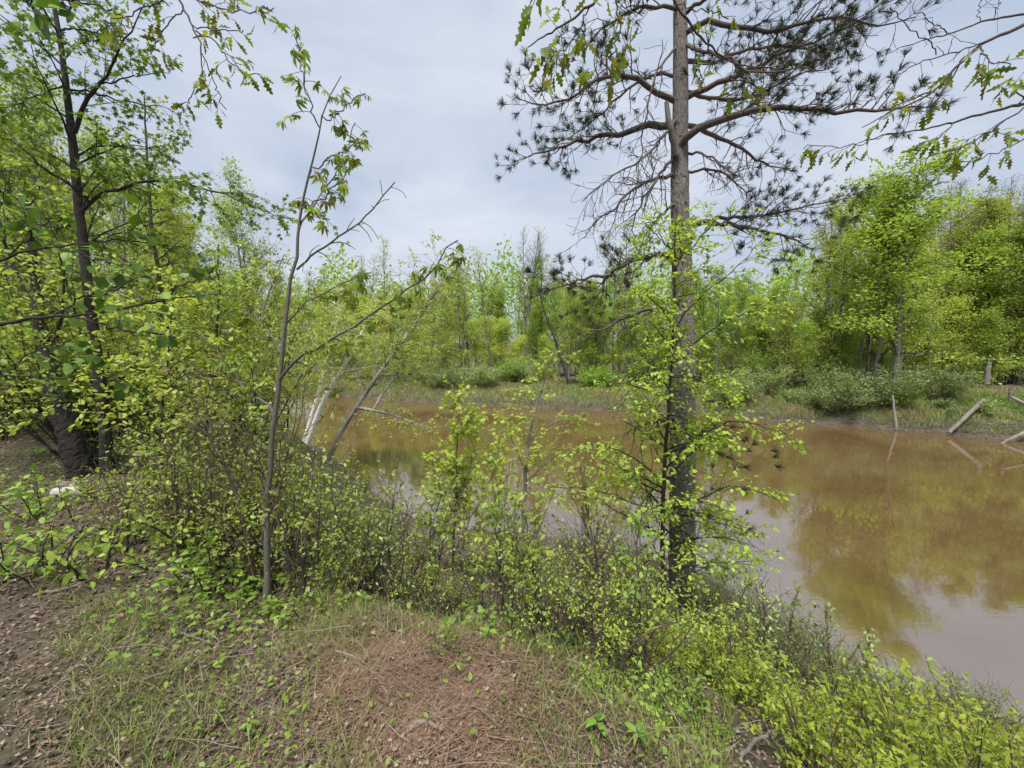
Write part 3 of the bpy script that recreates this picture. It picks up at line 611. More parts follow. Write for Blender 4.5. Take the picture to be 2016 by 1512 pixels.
def build_pine():
    rs = np.random.default_rng(21); D = 5.3
    base = P(1345, 1188, D); base[2] = gz(base[0], base[1]) - .1
    tp = np.array([P(x, y, D) for x, y in [(1345, 1188), (1343, 1100), (1343, 900), (1345, 700), (1343, 500), (1338, 400), (1338, 300), (1340, 200), (1340, 100), (1338, 0), (1337, -160), (1338, -420)]]) - base
    tp[0] = 0
    # trunk: fine grid with raised bark plates
    na, nl = 84, 620; path = resample(tp, nl); s = np.linspace(0, 1, nl); hgt = path[:, 2]
    rad = np.interp(hgt, [0, .25, 1.2, 3.5, 5, 7, 9, 12.5], [.205, .170, .164, .158, .118, .092, .064, .02])
    nseed = 1300; sa = rs.uniform(0, 1, nseed); sh = rs.uniform(0, 12.5, nseed); hv = rs.normal(0, 1, nseed)
    A, H = np.meshgrid(np.arange(na) / na, hgt, indexing='xy')
    q = np.c_[A.ravel(), H.ravel()]; plate = np.empty(len(q)); top = np.empty(len(q))
    order = np.argsort(sh); sa, sh, hv = sa[order], sh[order], hv[order]
    for r in range(nl):                                  # two nearest seeds give cells and their joints
        lo, hi = np.searchsorted(sh, [hgt[r] - .3, hgt[r] + .3]); lo = max(lo - 2, 0); hi = min(hi + 2, nseed)
        da = np.abs(A[r][:, None] - sa[None, lo:hi]); da = np.minimum(da, 1 - da) * 6.28 * .16 * 2.6
        dd = np.sqrt(da ** 2 + (H[r][:, None] - sh[None, lo:hi]) ** 2); o = np.argsort(dd, 1)[:, :2]; k = np.arange(na)
        g = dd[k, o[:, 1]] - dd[k, o[:, 0]]; plate[r * na:(r + 1) * na] = np.clip(g / .022, 0, 1); top[r * na:(r + 1) * na] = hv[lo:hi][o[:, 0]]
    disp = (plate ** .6 * (.019 + .005 * top)).reshape(nl, na) * (rad[:, None] / .16)
    ang = A * 2 * math.pi; R = rad[:, None] - .012 * rad[:, None] / .16 + disp
    v = np.stack([path[:, 0, None] + R * np.cos(ang), path[:, 1, None] + R * np.sin(ang), np.broadcast_to(path[:, 2, None], R.shape)], -1)
    i = np.arange(nl - 1)[:, None] * na; c = np.arange(na)[None]; c2 = (c + 1) % na
    mb = MB(); mb.add(v.reshape(-1, 3), np.stack([i + c, i + c2, i + na + c2, i + na + c], -1).reshape(-1, 4))
    t = thing('pine_tree', 'tall pine with scaly grey-brown trunk and spiky needle tufts on the bank', 'tree', base)
    link('trunk', mb.mesh('trunk', M['bark_pine'], False), t)
    live = [
     [(1330, 199, D), (1290, 180, D - .1), (1262, 160, D - .2), (1240, 153, D - .25), (1190, 148, D - .4), (1160, 165, D - .5), (1140, 185, D - .5), (1095, 205, D - .6), (1060, 205, D - .7), (1022, 190, D - .7)],
     [(1325, 246, D), (1282, 244, D + .1), (1252, 252, D + .1), (1232, 265, D + .2), (1202, 267, D + .2), (1171, 272, D + .3), (1126, 282, D + .4), (1100, 292, D + .4), (1050, 302, D + .5), (1018, 318, D + .5)],
     [(1335, 297, D), (1348, 272, D - .15), (1373, 249, D - .2), (1403, 242, D - .25), (1443, 232, D - .35), (1484, 219, D - .4), (1534, 209, D - .5), (1595, 217, D - .6), (1645, 222, D - .7), (1706, 214, D - .8), (1760, 217, D - .9), (1830, 210, D - .9)],
     [(1345, 196, D), (1373, 176, D - .1), (1418, 161, D - .2), (1454, 151, D - .2), (1494, 131, D - .2), (1530, 110, D - .3), (1590, 85, D - .3), (1650, 60, D - .4), (1700, 40, D - .4)],
     [(1348, 247, D), (1393, 257, D + .2), (1418, 275, D + .3), (1444, 282, D + .4), (1469, 302, D + .5), (1500, 325, D + .6), (1565, 335, D + .7)],
     [(1350, 443, D), (1393, 436, D - .1), (1443, 443, D - .2), (1504, 454, D - .2), (1554, 466, D - .3), (1595, 489, D - .3)],
     [(1380, 438, D - .1), (1430, 430, D + .2), (1500, 425, D + .4), (1560, 415, D + .5), (1620, 398, D + .6), (1690, 388, D + .6)],
     [(1343, 509, D), (1302, 501, D - .1), (1272, 504, D - .15), (1242, 514, D - .2), (1212, 529, D - .3), (1191, 547, D - .3), (1172, 590, D - .3), (1157, 611, D - .3)],
     [(1200, 541, D - .3), (1160, 545, D - .4), (1120, 560, D - .5), (1080, 570, D - .5)],
     [(1340, 70, D), (1390, 40, D - .2), (1450, 55, D - .3), (1510, 62, D - .4), (1580, 45, D - .5), (1650, 30, D - .6), (1720, 55, D - .6), (1800, 35, D - .7)],
     [(1340, 120, D), (1400, 128, D + .2), (1470, 95, D + .4), (1540, 90, D + .5), (1610, 100, D + .6), (1690, 70, D + .7)],
     [(1340, 30, D), (1400, -10, D - .3), (1480, -40, D - .4), (1560, -50, D - .5)],
     [(1340, 20, D), (1300, 10, D - .2), (1240, 20, D - .3), (1180, 60, D - .3), (1130, 110, D - .4)],
     [(1340, 150, D), (1290, 140, D + .2), (1230, 180, D + .3), (1170, 240, D + .4), (1100, 280, D + .5)],
     [(1345, 870, D), (1395, 872, D - .2), (1440, 884, D - .25), (1470, 890, D - .3)],
     [(1345, 985, D), (1390, 988, D - .2), (1420, 1000, D - .25), (1452, 1025, D - .3)],
     [(1345, 180, D), (1420, 200, D + .5), (1490, 190, D + .7), (1560, 150, D + .8), (1640, 130, D + .9)],
     [(1345, 90, D), (1420, 110, D - .6), (1500, 150, D - .8), (1590, 130, D - .9)],
    ]
    dead = [
     [(1335, 300, D), (1300, 340, D - .2), (1275, 380, D - .3), (1262, 400, D - .3), (1245, 440, D - .3), (1250, 485, D - .3)],
     [(1335, 345, D), (1282, 353, D - .2), (1252, 368, D - .3), (1222, 393, D - .4), (1202, 418, D - .4), (1171, 433, D - .5), (1151, 469, D - .5)],
     [(1345, 343, D), (1378, 333, D - .2), (1408, 333, D - .3), (1438, 348, D - .3), (1464, 373, D - .35), (1479, 400, D - .4)],
     [(1340, 608, D), (1275, 608, D - .2), (1250, 618, D - .2), (1212, 632, D - .3), (1195, 646, D - .3), (1174, 655, D - .4), (1136, 674, D - .5)],
     [(1335, 90, D), (1295, 130, D - .3), (1275, 200, D - .4), (1262, 300, D - .4), (1255, 370, D - .4)],
     [(1335, 395, D), (1300, 425, D - .2), (1275, 455, D - .25), (1258, 500, D - .3)],
     [(1335, 230, D), (1300, 280, D - .3), (1245, 330, D - .5), (1200, 345, D - .6), (1150, 400, D - .6)],
     [(1345, 300, D), (1400, 305, D - .3), (1440, 345, D - .4), (1465, 350, D - .4)],
     [(1345, 820, D), (1285, 830, D - .2), (1247, 843, D - .3)],
     [(1343, 690, D), (1290, 700, D - .2), (1250, 740, D - .3), (1225, 800, D - .35)],
     [(1343, 930, D), (1300, 950, D - .25), (1265, 985, D - .3), (1245, 1020, D - .3)],
     [(1345, 1000, D), (1385, 1010, D - .2), (1425, 1035, D - .25), (1470, 1040, D - .3)],
    ]
    n = 16
    la, da_ = trace(live, n, base, rs, .012), trace(dead, n, base, rs, .01)
    rl = 1.2 * np.array([.032, .042, .046, .034, .03, .034, .024, .045, .018, .03, .026, .022, .022, .02, .014, .014, .024, .022]); rd = 1.25 * np.array([.02, .022, .016, .026, .014, .018, .018, .014, .03, .016, .018, .012])
    rL, rD = taper(rl, .005, n), taper(rd, .004, n); rD[8] = .028
    for nm, B, RR in (('branch', la, rL), ('dead_branch', da_, rD)):
        for k in range(len(B)):
            q = MB(); tubes(q, B[k:k + 1], RR[k:k + 1], 8, 0, True)
            # side twigs belong to their branch
            ln = np.linalg.norm(np.diff(B[k], axis=0), axis=1).sum(); m = max(3, int(ln * 13))
            p, d, r, tt, ix = spawn(B[k:k + 1], RR[k:k + 1], m, .22, .98, 48, 16, rs, .1, .05 if nm == 'branch' else -.15)
            b1 = shoot(p, d, rs.uniform(.16, .5, m) * min(1, ln), 7, .2, .03 if nm == 'branch' else -.04, rs); r1 = taper(np.minimum(r * .5, .009), .003, 7); tubes(q, b1, r1, 4)
            p, d, r, tt, ix = spawn(b1, r1, 3, .25, .95, 50, 18, rs, .1, .05 if nm == 'branch' else -.1)
            b2 = shoot(p, d, rs.uniform(.08, .24, len(p)), 5, .22, .05 if nm == 'branch' else -.05, rs); tubes(q, b2, taper(np.minimum(r * .7, .005), .0022, 5), 3)
            link(nm, q.mesh(nm, M['bark_branch']), t)
            if nm == 'branch':
                e = np.concatenate([b1[:, -1], b2[:, -1], B[k][None, -1]]); dd = np.concatenate([b1[:, -1] - b1[:, -2], b2[:, -1] - b2[:, -2], B[k][None, -1] - B[k][None, -2]])
                far = np.linalg.norm(e - B[k][0], axis=1) / ln; keep = (rs.random(len(e)) < np.clip((far - .15) * 1.5, 0, .6))
                TP.append((e[keep], dd[keep]))
    # broken stub beside the trunk
    q = MB(); st = trace([[(1332, 305, D - .12), (1318, 250, D - .2), (1312, 200, D - .2)]], 10, base, rs, .004); tubes(q, st, taper([.05], [.028], 10), 8, 0, True); link('broken_stub', q.mesh('broken_stub', M['bark_pine']), t)
    p = np.concatenate([a for a, b in TP]); d = nrm(np.concatenate([b for a, b in TP])); d[:, 2] += .25
    size = rs.uniform(.065, .11, len(p)); up = rs.normal(0, 1, (len(p), 3))
    tm = [tuft_mesh(s_) for s_ in (1, 2, 3)]; mats = [m_.mesh('needle_tuft', M['needle'], False) for m_ in tm]
    o = np.argsort(-size / np.linalg.norm(p + base - np.array([0, 0, EYE]), axis=1)); a, b = o[:295], o[295:]
    pieces('needle_tuft', t, mats, p[a], d[a], up[a], size[a], rs)
    if len(b):
        q = MB(); v0 = np.concatenate(tm[0].v); x, y, z = frames(d[b], up[b])
        f4 = tm[0].f[0][0]; f3 = tm[0].f[1][0]; nv = len(v0); k = np.arange(len(b))[:, None, None] * nv
        v = p[b][:, None] + size[b][:, None, None] * (v0[None, :, 0:1] * x[:, None] + v0[None, :, 1:2] * y[:, None] + v0[None, :, 2:3] * z[:, None])
        q.add(v.reshape(-1, 3), (k + f4[None]).reshape(-1, 4)); q.f.append(((k + f3[None]).reshape(-1, 3), 0))
        o2 = link('needles', q.mesh('needles', M['needle'], False), t); o2['kind'] = 'stuff'
TP = []
build_pine()

# ------------------------------------------------------------------ traced saplings and trees of the near bank
def traced_tree(name, label, cat, stem, rstem, branches, rbr, seed, bark, leafm, tpl, lsize, auto=None, l2=(6, .5, .6), l3=0, leafper=8, flat=.6, drop=-.05, n=16, tilt=.4,
                piece=None, npiece=300, bare=(), leaf_t=(.15, 1.0), k=8, ground=True, twl=(.12, .3), group=None, relief=None):
    """A plant whose stem and main limbs follow measured lines; finer twigs and leaves grow from them."""
    rs = np.random.default_rng(seed)
    base = P(*stem[0]); pts = [P(*q) for q in stem]
    if ground: base[2] = min(base[2], gz(base[0], base[1]) + .05) - .03; pts[0] = base.copy()
    S = resample(np.array(pts) - base, 30, .004, rs)[None]
    cum = np.linspace(0, 1, 30); RS = np.interp(cum, np.linspace(0, 1, len(rstem)), rstem)[None]
    t = thing(name, label, cat, base, 0, group)
    if relief:
        nl = 420; fl = 1 + .45 * np.exp(-np.linspace(0, 1, nl) * 30)
        w = relief_trunk(resample(np.array(pts) - base, nl), np.interp(np.linspace(0, 1, nl), cum, RS[0]) * fl, 44, *relief, rs)
    else:
        w = MB(); tubes(w, S, RS, k + 2, 0, True)
    link('trunk' if ground else 'limb', w.mesh('trunk', bark), t)
    B, R = [], []
    if branches:
        bb = trace(branches, n, base, rs, .008); B.append(bb); R.append(taper(np.broadcast_to(rbr, len(branches)), .003, n))
    if auto:
        cnt, t0, t1, a, La, Lb, upb, nb = auto
        p, d, r, tt, ix = spawn(S, RS, cnt, t0, t1, a, 12, rs, flat, upb)
        L = (La + (Lb - La) * (tt - t0) / (t1 - t0)) * rs.uniform(.65, 1.2, cnt)
        B.append(shoot(p, d, L, n, .09, nb, rs)); R.append(taper(np.minimum(r * .5, .004 + L * .008), .002, n))
    B = np.concatenate(B); R = np.concatenate(R)
    nt = len(branches)
    for q in range(nt):
        w = MB(); tubes(w, B[q:q + 1], R[q:q + 1], max(5, k - 2)); link('branch', w.mesh('branch', bark), t)
    m2 = MB(); tubes(m2, B[nt:], R[nt:], max(5, k - 2))
    ln = np.linalg.norm(np.diff(B, axis=1), axis=2).sum(1)
    per = np.maximum(2, (ln * l2[0]).astype(int))
    p, d, r, tt, ix = spawn(B, R, per, .12, .98, 45, 14, rs, flat, .02)
    L = np.minimum(ln[ix] * l2[1], l2[2]) * (1.1 - .6 * tt) * rs.uniform(.5, 1.2, len(p))
    b2 = shoot(p, d, L, 6, .14, drop, rs); r2 = taper(np.minimum(r * .55, .006), .0015, 6); tubes(m2, b2, r2, 4)
    isbare = np.isin(ix, bare)
    tw, rt = b2[~isbare], r2[~isbare]
    if l3:
        p, d, r, tt, ix3 = spawn(tw, rt, l3, .15, .95, 45, 15, rs, flat, .0)
        b3 = shoot(p, d, rs.uniform(*twl, len(p)), 4, .15, drop, rs); r3 = taper(np.minimum(r * .7, .003), .0012, 4); tubes(m2, b3, r3, 3)
        sb = spawn(b2[isbare], r2[isbare], 3, .2, .95, 40, 15, rs, flat, .0)
        if len(sb[0]): b4 = shoot(sb[0], sb[1], rs.uniform(.06, .2, len(sb[0])), 4, .15, 0, rs); tubes(m2, b4, taper(np.minimum(sb[2] * .7, .003), .0012, 4), 3)
    link('twigs', m2.mesh('twigs', bark), t)['kind'] = 'stuff'
    srcs = [(tw, rt, leafper)] + ([(b3, r3, leafper)] if l3 else [])
    pp, dd = [], []
    for q, rr, lp in srcs:
        p, d, r, tt, ix = spawn(q, rr, lp, leaf_t[0], leaf_t[1], 55, 18, rs, flat, drop * 3); pp.append(p); dd.append(d)
    p, d = np.concatenate(pp), np.concatenate(dd); size = lsize * rs.uniform(.6, 1.25, len(p)); up = up_vec(len(p), rs, tilt)
    if piece:
        o = rs.permutation(len(p))[:npiece]; pieces('leaf', t, LEAF[piece], p[o], d[o], up[o], size[o], rs)
    else:
        c = MB(); leaves(c, tpl, p, d, up, size); link('crown', c.mesh('crown', leafm), t)
    return t

def build_near_trees():
    T = traced_tree
    # slender sapling in front of the pine
    D = 4.25
    T('young_tree', 'slender dark-stemmed sapling with layered bright leaves in front of the pine', 'tree',
      [(1304, 1222, D), (1303, 1100, D), (1305, 1000, D), (1311, 880, D), (1321, 750, D), (1325, 640, D), (1329, 540, D), (1328, 450, D), (1334, 395, D)], [.030, .026, .022, .018, .013, .009, .004],
      [[(1309, 950, D), (1260, 905, D - .2), (1200, 880, D - .4), (1140, 870, D - .5)], [(1310, 900, D), (1380, 855, D - .2), (1450, 820, D - .3), (1560, 860, D - .4)],
       [(1306, 1000, D), (1380, 985, D - .3), (1440, 950, D - .4), (1530, 985, D - .5)], [(1306, 1010, D), (1240, 990, D - .3), (1170, 960, D - .5), (1090, 960, D - .6)],
       [(1322, 720, D), (1380, 660, D - .1), (1450, 620, D - .1), (1520, 600, D)], [(1325, 650, D), (1370, 590, D + .1), (1440, 540, D + .2), (1500, 470, D + .3)],
       [(1325, 640, D), (1290, 590, D - .1), (1250, 570, D - .2)], [(1318, 790, D), (1260, 760, D - .2), (1200, 750, D - .3)], [(1320, 740, D), (1380, 740, D + .3), (1440, 760, D + .4)],
       [(1328, 520, D), (1380, 470, D), (1420, 420, D)], [(1330, 500, D), (1290, 460, D), (1270, 440, D)]], .010, 41, M['bark_dark'], M['leaf_front'], OVATE, .047,
      auto=(60, .10, .98, 70, 1.0, .32, .12, -.01), l2=(11, .5, .45), l3=3, leafper=5, flat=.75, n=12)
    # maple with upright bright shoots in the middle
    D = 4.2
    T('young_maple', 'small upright maple with pale lime leaves against the water', 'tree', [(893, 1150, D), (892, 1060, D), (898, 980, D), (900, 880, D), (903, 768, D)], [.016, .013, .010, .006, .003],
      [[(893, 1090, D), (880, 1040, D - .1), (850, 1000, D - .2), (835, 975, D - .2)], [(893, 1090, D), (935, 1000, D - .1), (975, 930, D - .1), (988, 850, D - .1)], [(896, 1010, D), (860, 960, D - .1), (850, 900, D - .15)],
       [(898, 980, D), (935, 900, D), (942, 820, D)], [(893, 1100, D), (940, 1050, D + .1), (990, 960, D + .1)]], .007, 42, M['bark_sapling'], M['leaf_lime'], MAPLE, .062,
      auto=(22, .22, .98, 38, .42, .16, .25, .03), l2=(14, .5, .25), l3=2, leafper=5, flat=.2, n=10, tilt=.6, drop=-.02)
    # grey stem with lime clumps
    D = 6.2
    T('young_tree', 'grey-stemmed sapling with sparse lime leaf clumps left of the pine', 'tree', [(1028, 1100, D), (1033, 960, D), (1038, 880, D), (1052, 810, D), (1075, 740, D), (1092, 690, D)], [.034, .03, .026, .016, .006],
      [[(1035, 930, D), (1010, 870, D - .2), (985, 810, D - .3)], [(1040, 870, D), (1090, 830, D - .2), (1150, 810, D - .3)], [(1060, 790, D), (1030, 760, D), (1005, 770, D)], [(1080, 725, D), (1110, 700, D), (1120, 690, D)],
       [(1034, 950, D), (1080, 910, D + .2), (1120, 880, D + .3)], [(1030, 1010, D), (1090, 980, D - .2), (1150, 950, D - .3)]], .012, 43, M['bark_grey'], M['leaf_lime'], MAPLE, .068,
      auto=(14, .4, .98, 55, .6, .25, .15, .02), l2=(9, .5, .38), l3=2, leafper=5, flat=.6, n=10)
    # tall sapling with drooping compound leaves
    D = 2.35
    T('hickory_sapling', 'tall grey sapling with drooping compound leaves standing against the sky', 'tree',
      [(517, 1238, D), (528, 1174, D), (526, 1069, D), (524, 1000, D), (531, 951, D), (538, 830, D), (549, 750, D), (556, 691, D), (562, 628, D), (573, 552, D), (587, 480, D), (594, 410, D), (608, 347, D), (621, 295, D), (630, 245, D), (642, 201, D), (658, 172, D), (672, 150, D)],
      [.034, .020, .018, .0165, .015, .0135, .012, .010, .008, .006, .004, .002],
      [[(549, 748, D), (568, 726, D - .05), (600, 695, D - .1), (640, 672, D - .15), (700, 640, D - .2), (760, 600, D - .25), (820, 560, D - .3), (880, 500, D - .3), (905, 470, D - .3)],
       [(537, 812, D), (500, 780, D + .05), (465, 745, D + .1), (430, 700, D + .1), (410, 675, D + .15), (365, 645, D + .2)],
       [(628, 250, D), (608, 198, D), (597, 153, D), (590, 104, D), (582, 72, D)], [(632, 240, D), (670, 215, D + .1), (700, 195, D + .1), (715, 180, D + .1)],
       [(608, 347, D), (650, 310, D), (690, 290, D), (715, 285, D)], [(594, 410, D), (640, 385, D - .1), (670, 360, D - .1)], [(590, 450, D), (620, 400, D + .1), (660, 340, D + .15), (700, 240, D + .2)],
       [(585, 530, D), (610, 505, D - .1), (650, 480, D - .15), (700, 445, D - .2), (740, 405, D - .25), (772, 362, D - .3)],
       [(562, 640, D), (600, 600, D + .1), (660, 560, D + .2), (720, 540, D + .25)], [(556, 700, D), (520, 640, D + .1), (480, 610, D + .2)]],
      np.array([.010, .008, .004, .004, .005, .005, .005, .007, .006, .006]), 44, M['bark_sapling'], None, None, .064, l2=(17, .3, .18), leafper=3, flat=.2, drop=-.2, tilt=.5, piece='hick', npiece=300, bare=(7,), leaf_t=(.3, 1.05))
    # big tree on the left
    D = 4.7; LB = D
    T('hardwood_tree', 'tall dark-barked forked tree standing on the left', 'tree',
      [(216, 968, D), (210, 900, D), (208, 847, D), (195, 740, D), (182, 639, D), (170, 540, D), (166, 500, D), (156, 417, D), (149, 347, D), (142, 271, D), (130, 167, D), (120, 87, D), (112, 45, D), (100, -40, D), (92, -160, D)],
      [.075, .058, .053, .050, .047, .044, .038, .032, .024, .016, .009],
      [[(146, 262, D), (163, 215, D), (180, 184, D - .1), (205, 156, D - .1), (222, 115, D - .2), (243, 89, D - .2), (265, 50, D - .2), (280, 0, D - .2)],
       [(160, 417, D), (174, 399, D), (208, 378, D), (243, 368, D - .1), (278, 356, D - .2), (330, 356, D - .3), (382, 366, D - .4), (434, 380, D - .5), (486, 399, D - .6), (560, 432, D - .7)],
       [(174, 396, D - .05), (153, 377, D - .2), (132, 358, D - .3), (111, 347, D - .4), (87, 333, D - .5), (62, 309, D - .6), (28, 281, D - .7), (-20, 255, D - .8)],
       [(150, 309, D), (174, 293, D + .1), (208, 286, D + .2), (260, 290, D + .3), (330, 300, D + .4)], [(136, 179, D), (167, 177, D + .2), (194, 188, D + .2), (243, 198, D + .3), (295, 208, D + .4), (347, 219, D + .5)],
       [(200, 165, D - .1), (222, 160, D), (250, 153, D), (295, 144, D), (340, 140, D + .1)], [(126, 168, D), (94, 180, D), (62, 192, D - .1), (28, 208, D - .2), (-20, 222, D - .3)],
       [(118, 58, D), (150, 58, D + .2), (190, 62, D + .3), (240, 50, D + .4)], [(166, 480, D), (220, 470, D + .3), (300, 480, D + .5), (380, 490, D + .6)], [(160, 440, D), (100, 450, D + .3), (40, 430, D + .5)],
       [(178, 600, D), (230, 560, D + .4), (300, 540, D + .6)]],
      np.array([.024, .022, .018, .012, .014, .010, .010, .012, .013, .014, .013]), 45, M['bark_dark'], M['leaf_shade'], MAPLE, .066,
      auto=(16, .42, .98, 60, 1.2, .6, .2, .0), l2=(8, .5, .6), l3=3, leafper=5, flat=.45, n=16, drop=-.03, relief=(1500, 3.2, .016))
    D = 4.95
    T('leaning_tree', 'thick dark trunk leaning away to the left beside the forked tree', 'tree', [(168, 962, D), (152, 900, D - .02), (128, 830, D), (104, 768, D + .1), (88, 700, D + .2), (76, 620, D + .3), (66, 520, D + .4), (50, 380, D + .5)],
      [.135, .115, .10, .078, .06, .045, .035, .025], [[(90, 715, D + .2), (120, 640, D + .3), (130, 560, D + .3), (110, 480, D + .3)], [(78, 620, D + .3), (30, 540, D + .5), (0, 440, D + .6), (-20, 330, D + .7)]], .03, 46, M['bark_dark'], M['leaf_mid'], OVATE, .075,
      auto=(6, .5, .98, 60, 1.2, .8, .2, 0), l2=(5, .5, .6), l3=2, leafper=4, flat=.5, relief=(900, 3.2, .03))
    # stems seen through the left thicket
    for k, (st, r0, lb) in enumerate([
        ([(330, 1025, 3.7), (328, 930, 3.7), (312, 880, 3.7), (320, 800, 3.7), (328, 730, 3.75), (335, 640, 3.8), (345, 560, 3.9)], .016, 'crooked thin stem rising through the left thicket'),
        ([(400, 960, 5.2), (408, 830, 5.2), (412, 740, 5.2), (425, 680, 5.2), (432, 600, 5.3), (430, 480, 5.4)], .022, 'upright thin sapling between forked tree and grey sapling'),
        ([(365, 930, 6), (345, 820, 6), (338, 720, 6), (330, 640, 6), (300, 480, 6.2), (290, 330, 6.4), (285, 190, 6.6)], .045, 'tall straight leafy sapling just behind the forked tree'),
        ([(95, 930, 7.5), (90, 700, 7.5), (80, 560, 7.5), (80, 440, 7.5), (70, 330, 7.6), (60, 250, 7.7)], .05, 'pale slim tree at far left behind the forked tree'),
        ([(470, 940, 8), (480, 800, 8), (500, 690, 8), (520, 600, 8.1), (560, 500, 8.2)], .04, 'leafy sapling leaning toward the grey sapling stem'),
        ([(250, 940, 9), (245, 760, 9), (255, 600, 9), (240, 420, 9), (250, 260, 9)], .05, 'airy tall sapling in the gap right of the forked tree')]):
        T('young_tree', lb, 'tree', st, [r0, r0 * .8, r0 * .5, r0 * .2], [], .01, 50 + k, M['bark_dark'] if k < 3 else M['bark_grey'], M['leaf_fresh'] if k % 2 else M['leaf_yellow'], OVATE, .056,
          auto=(26, .28, .98, 62, .55 + .22 * st[0][2] * .5, .3, .15, 0), l2=(8, .5, .6), l3=3, leafper=5, flat=.6, n=10)
    # birches leaning over the river
    D = 14.5
    T('birch_tree', 'white birch trunk leaning over the water, the steeper of two', 'tree', [(598, 858, D), (615, 815, D), (632, 760, D), (646, 705, D), (660, 650, D + .2), (672, 600, D + .4)], [.085, .078, .066, .055, .03], [], .02, 61, M['bark_birch'], M['leaf_yellow'], DIAMOND, .09,
      auto=(26, .45, .98, 55, 2.2, 1.0, .1, 0), l2=(5, .5, .9), l3=4, leafper=6, flat=.3, n=10, twl=(.2, .5), k=10)
    T('birch_tree', 'white birch with dark rough foot leaning further out over the water', 'tree', [(604, 865, D - .3), (624, 820, D - .3), (640, 780, D - .3), (662, 745, D - .3), (680, 715, D - .3), (700, 680, D - .2), (735, 610, D)], [.11, .09, .072, .064, .05, .025], [], .02, 62, M['bark_birch'], M['leaf_yellow'], DIAMOND, .09,
      auto=(30, .42, .98, 55, 2.4, 1.0, .1, 0), l2=(5, .5, .9), l3=4, leafper=6, flat=.3, n=10, twl=(.2, .5), k=10)
    D = 12.6
    T('birch_tree', 'mottled dark birch leaning low over the river with a side limb', 'tree', [(645, 880, D), (672, 848, D), (700, 805, D), (716, 780, D), (745, 738, D), (775, 695, D), (810, 650, D + .3), (850, 590, D + .6), (880, 530, D + .9)], [.085, .075, .07, .06, .05, .035, .02],
      [[(705, 803, D), (735, 808, D - .3), (780, 818, D - .6), (815, 830, D - .8), (850, 850, D - 1)], [(735, 808, D - .3), (750, 780, D - .2), (762, 765, D - .2), (790, 720, D), (820, 680, D + .2)],
       [(775, 695, D), (800, 640, D), (830, 600, D)]], np.array([.06, .04, .04]), 63, M['bark_birch_dark'], M['leaf_yellow'], DIAMOND, .085,
      auto=(36, .35, .98, 52, 2.4, 1.1, .15, 0), l2=(5, .5, .9), l3=4, leafper=6, flat=.3, n=10, twl=(.2, .5), k=10)
build_near_trees()

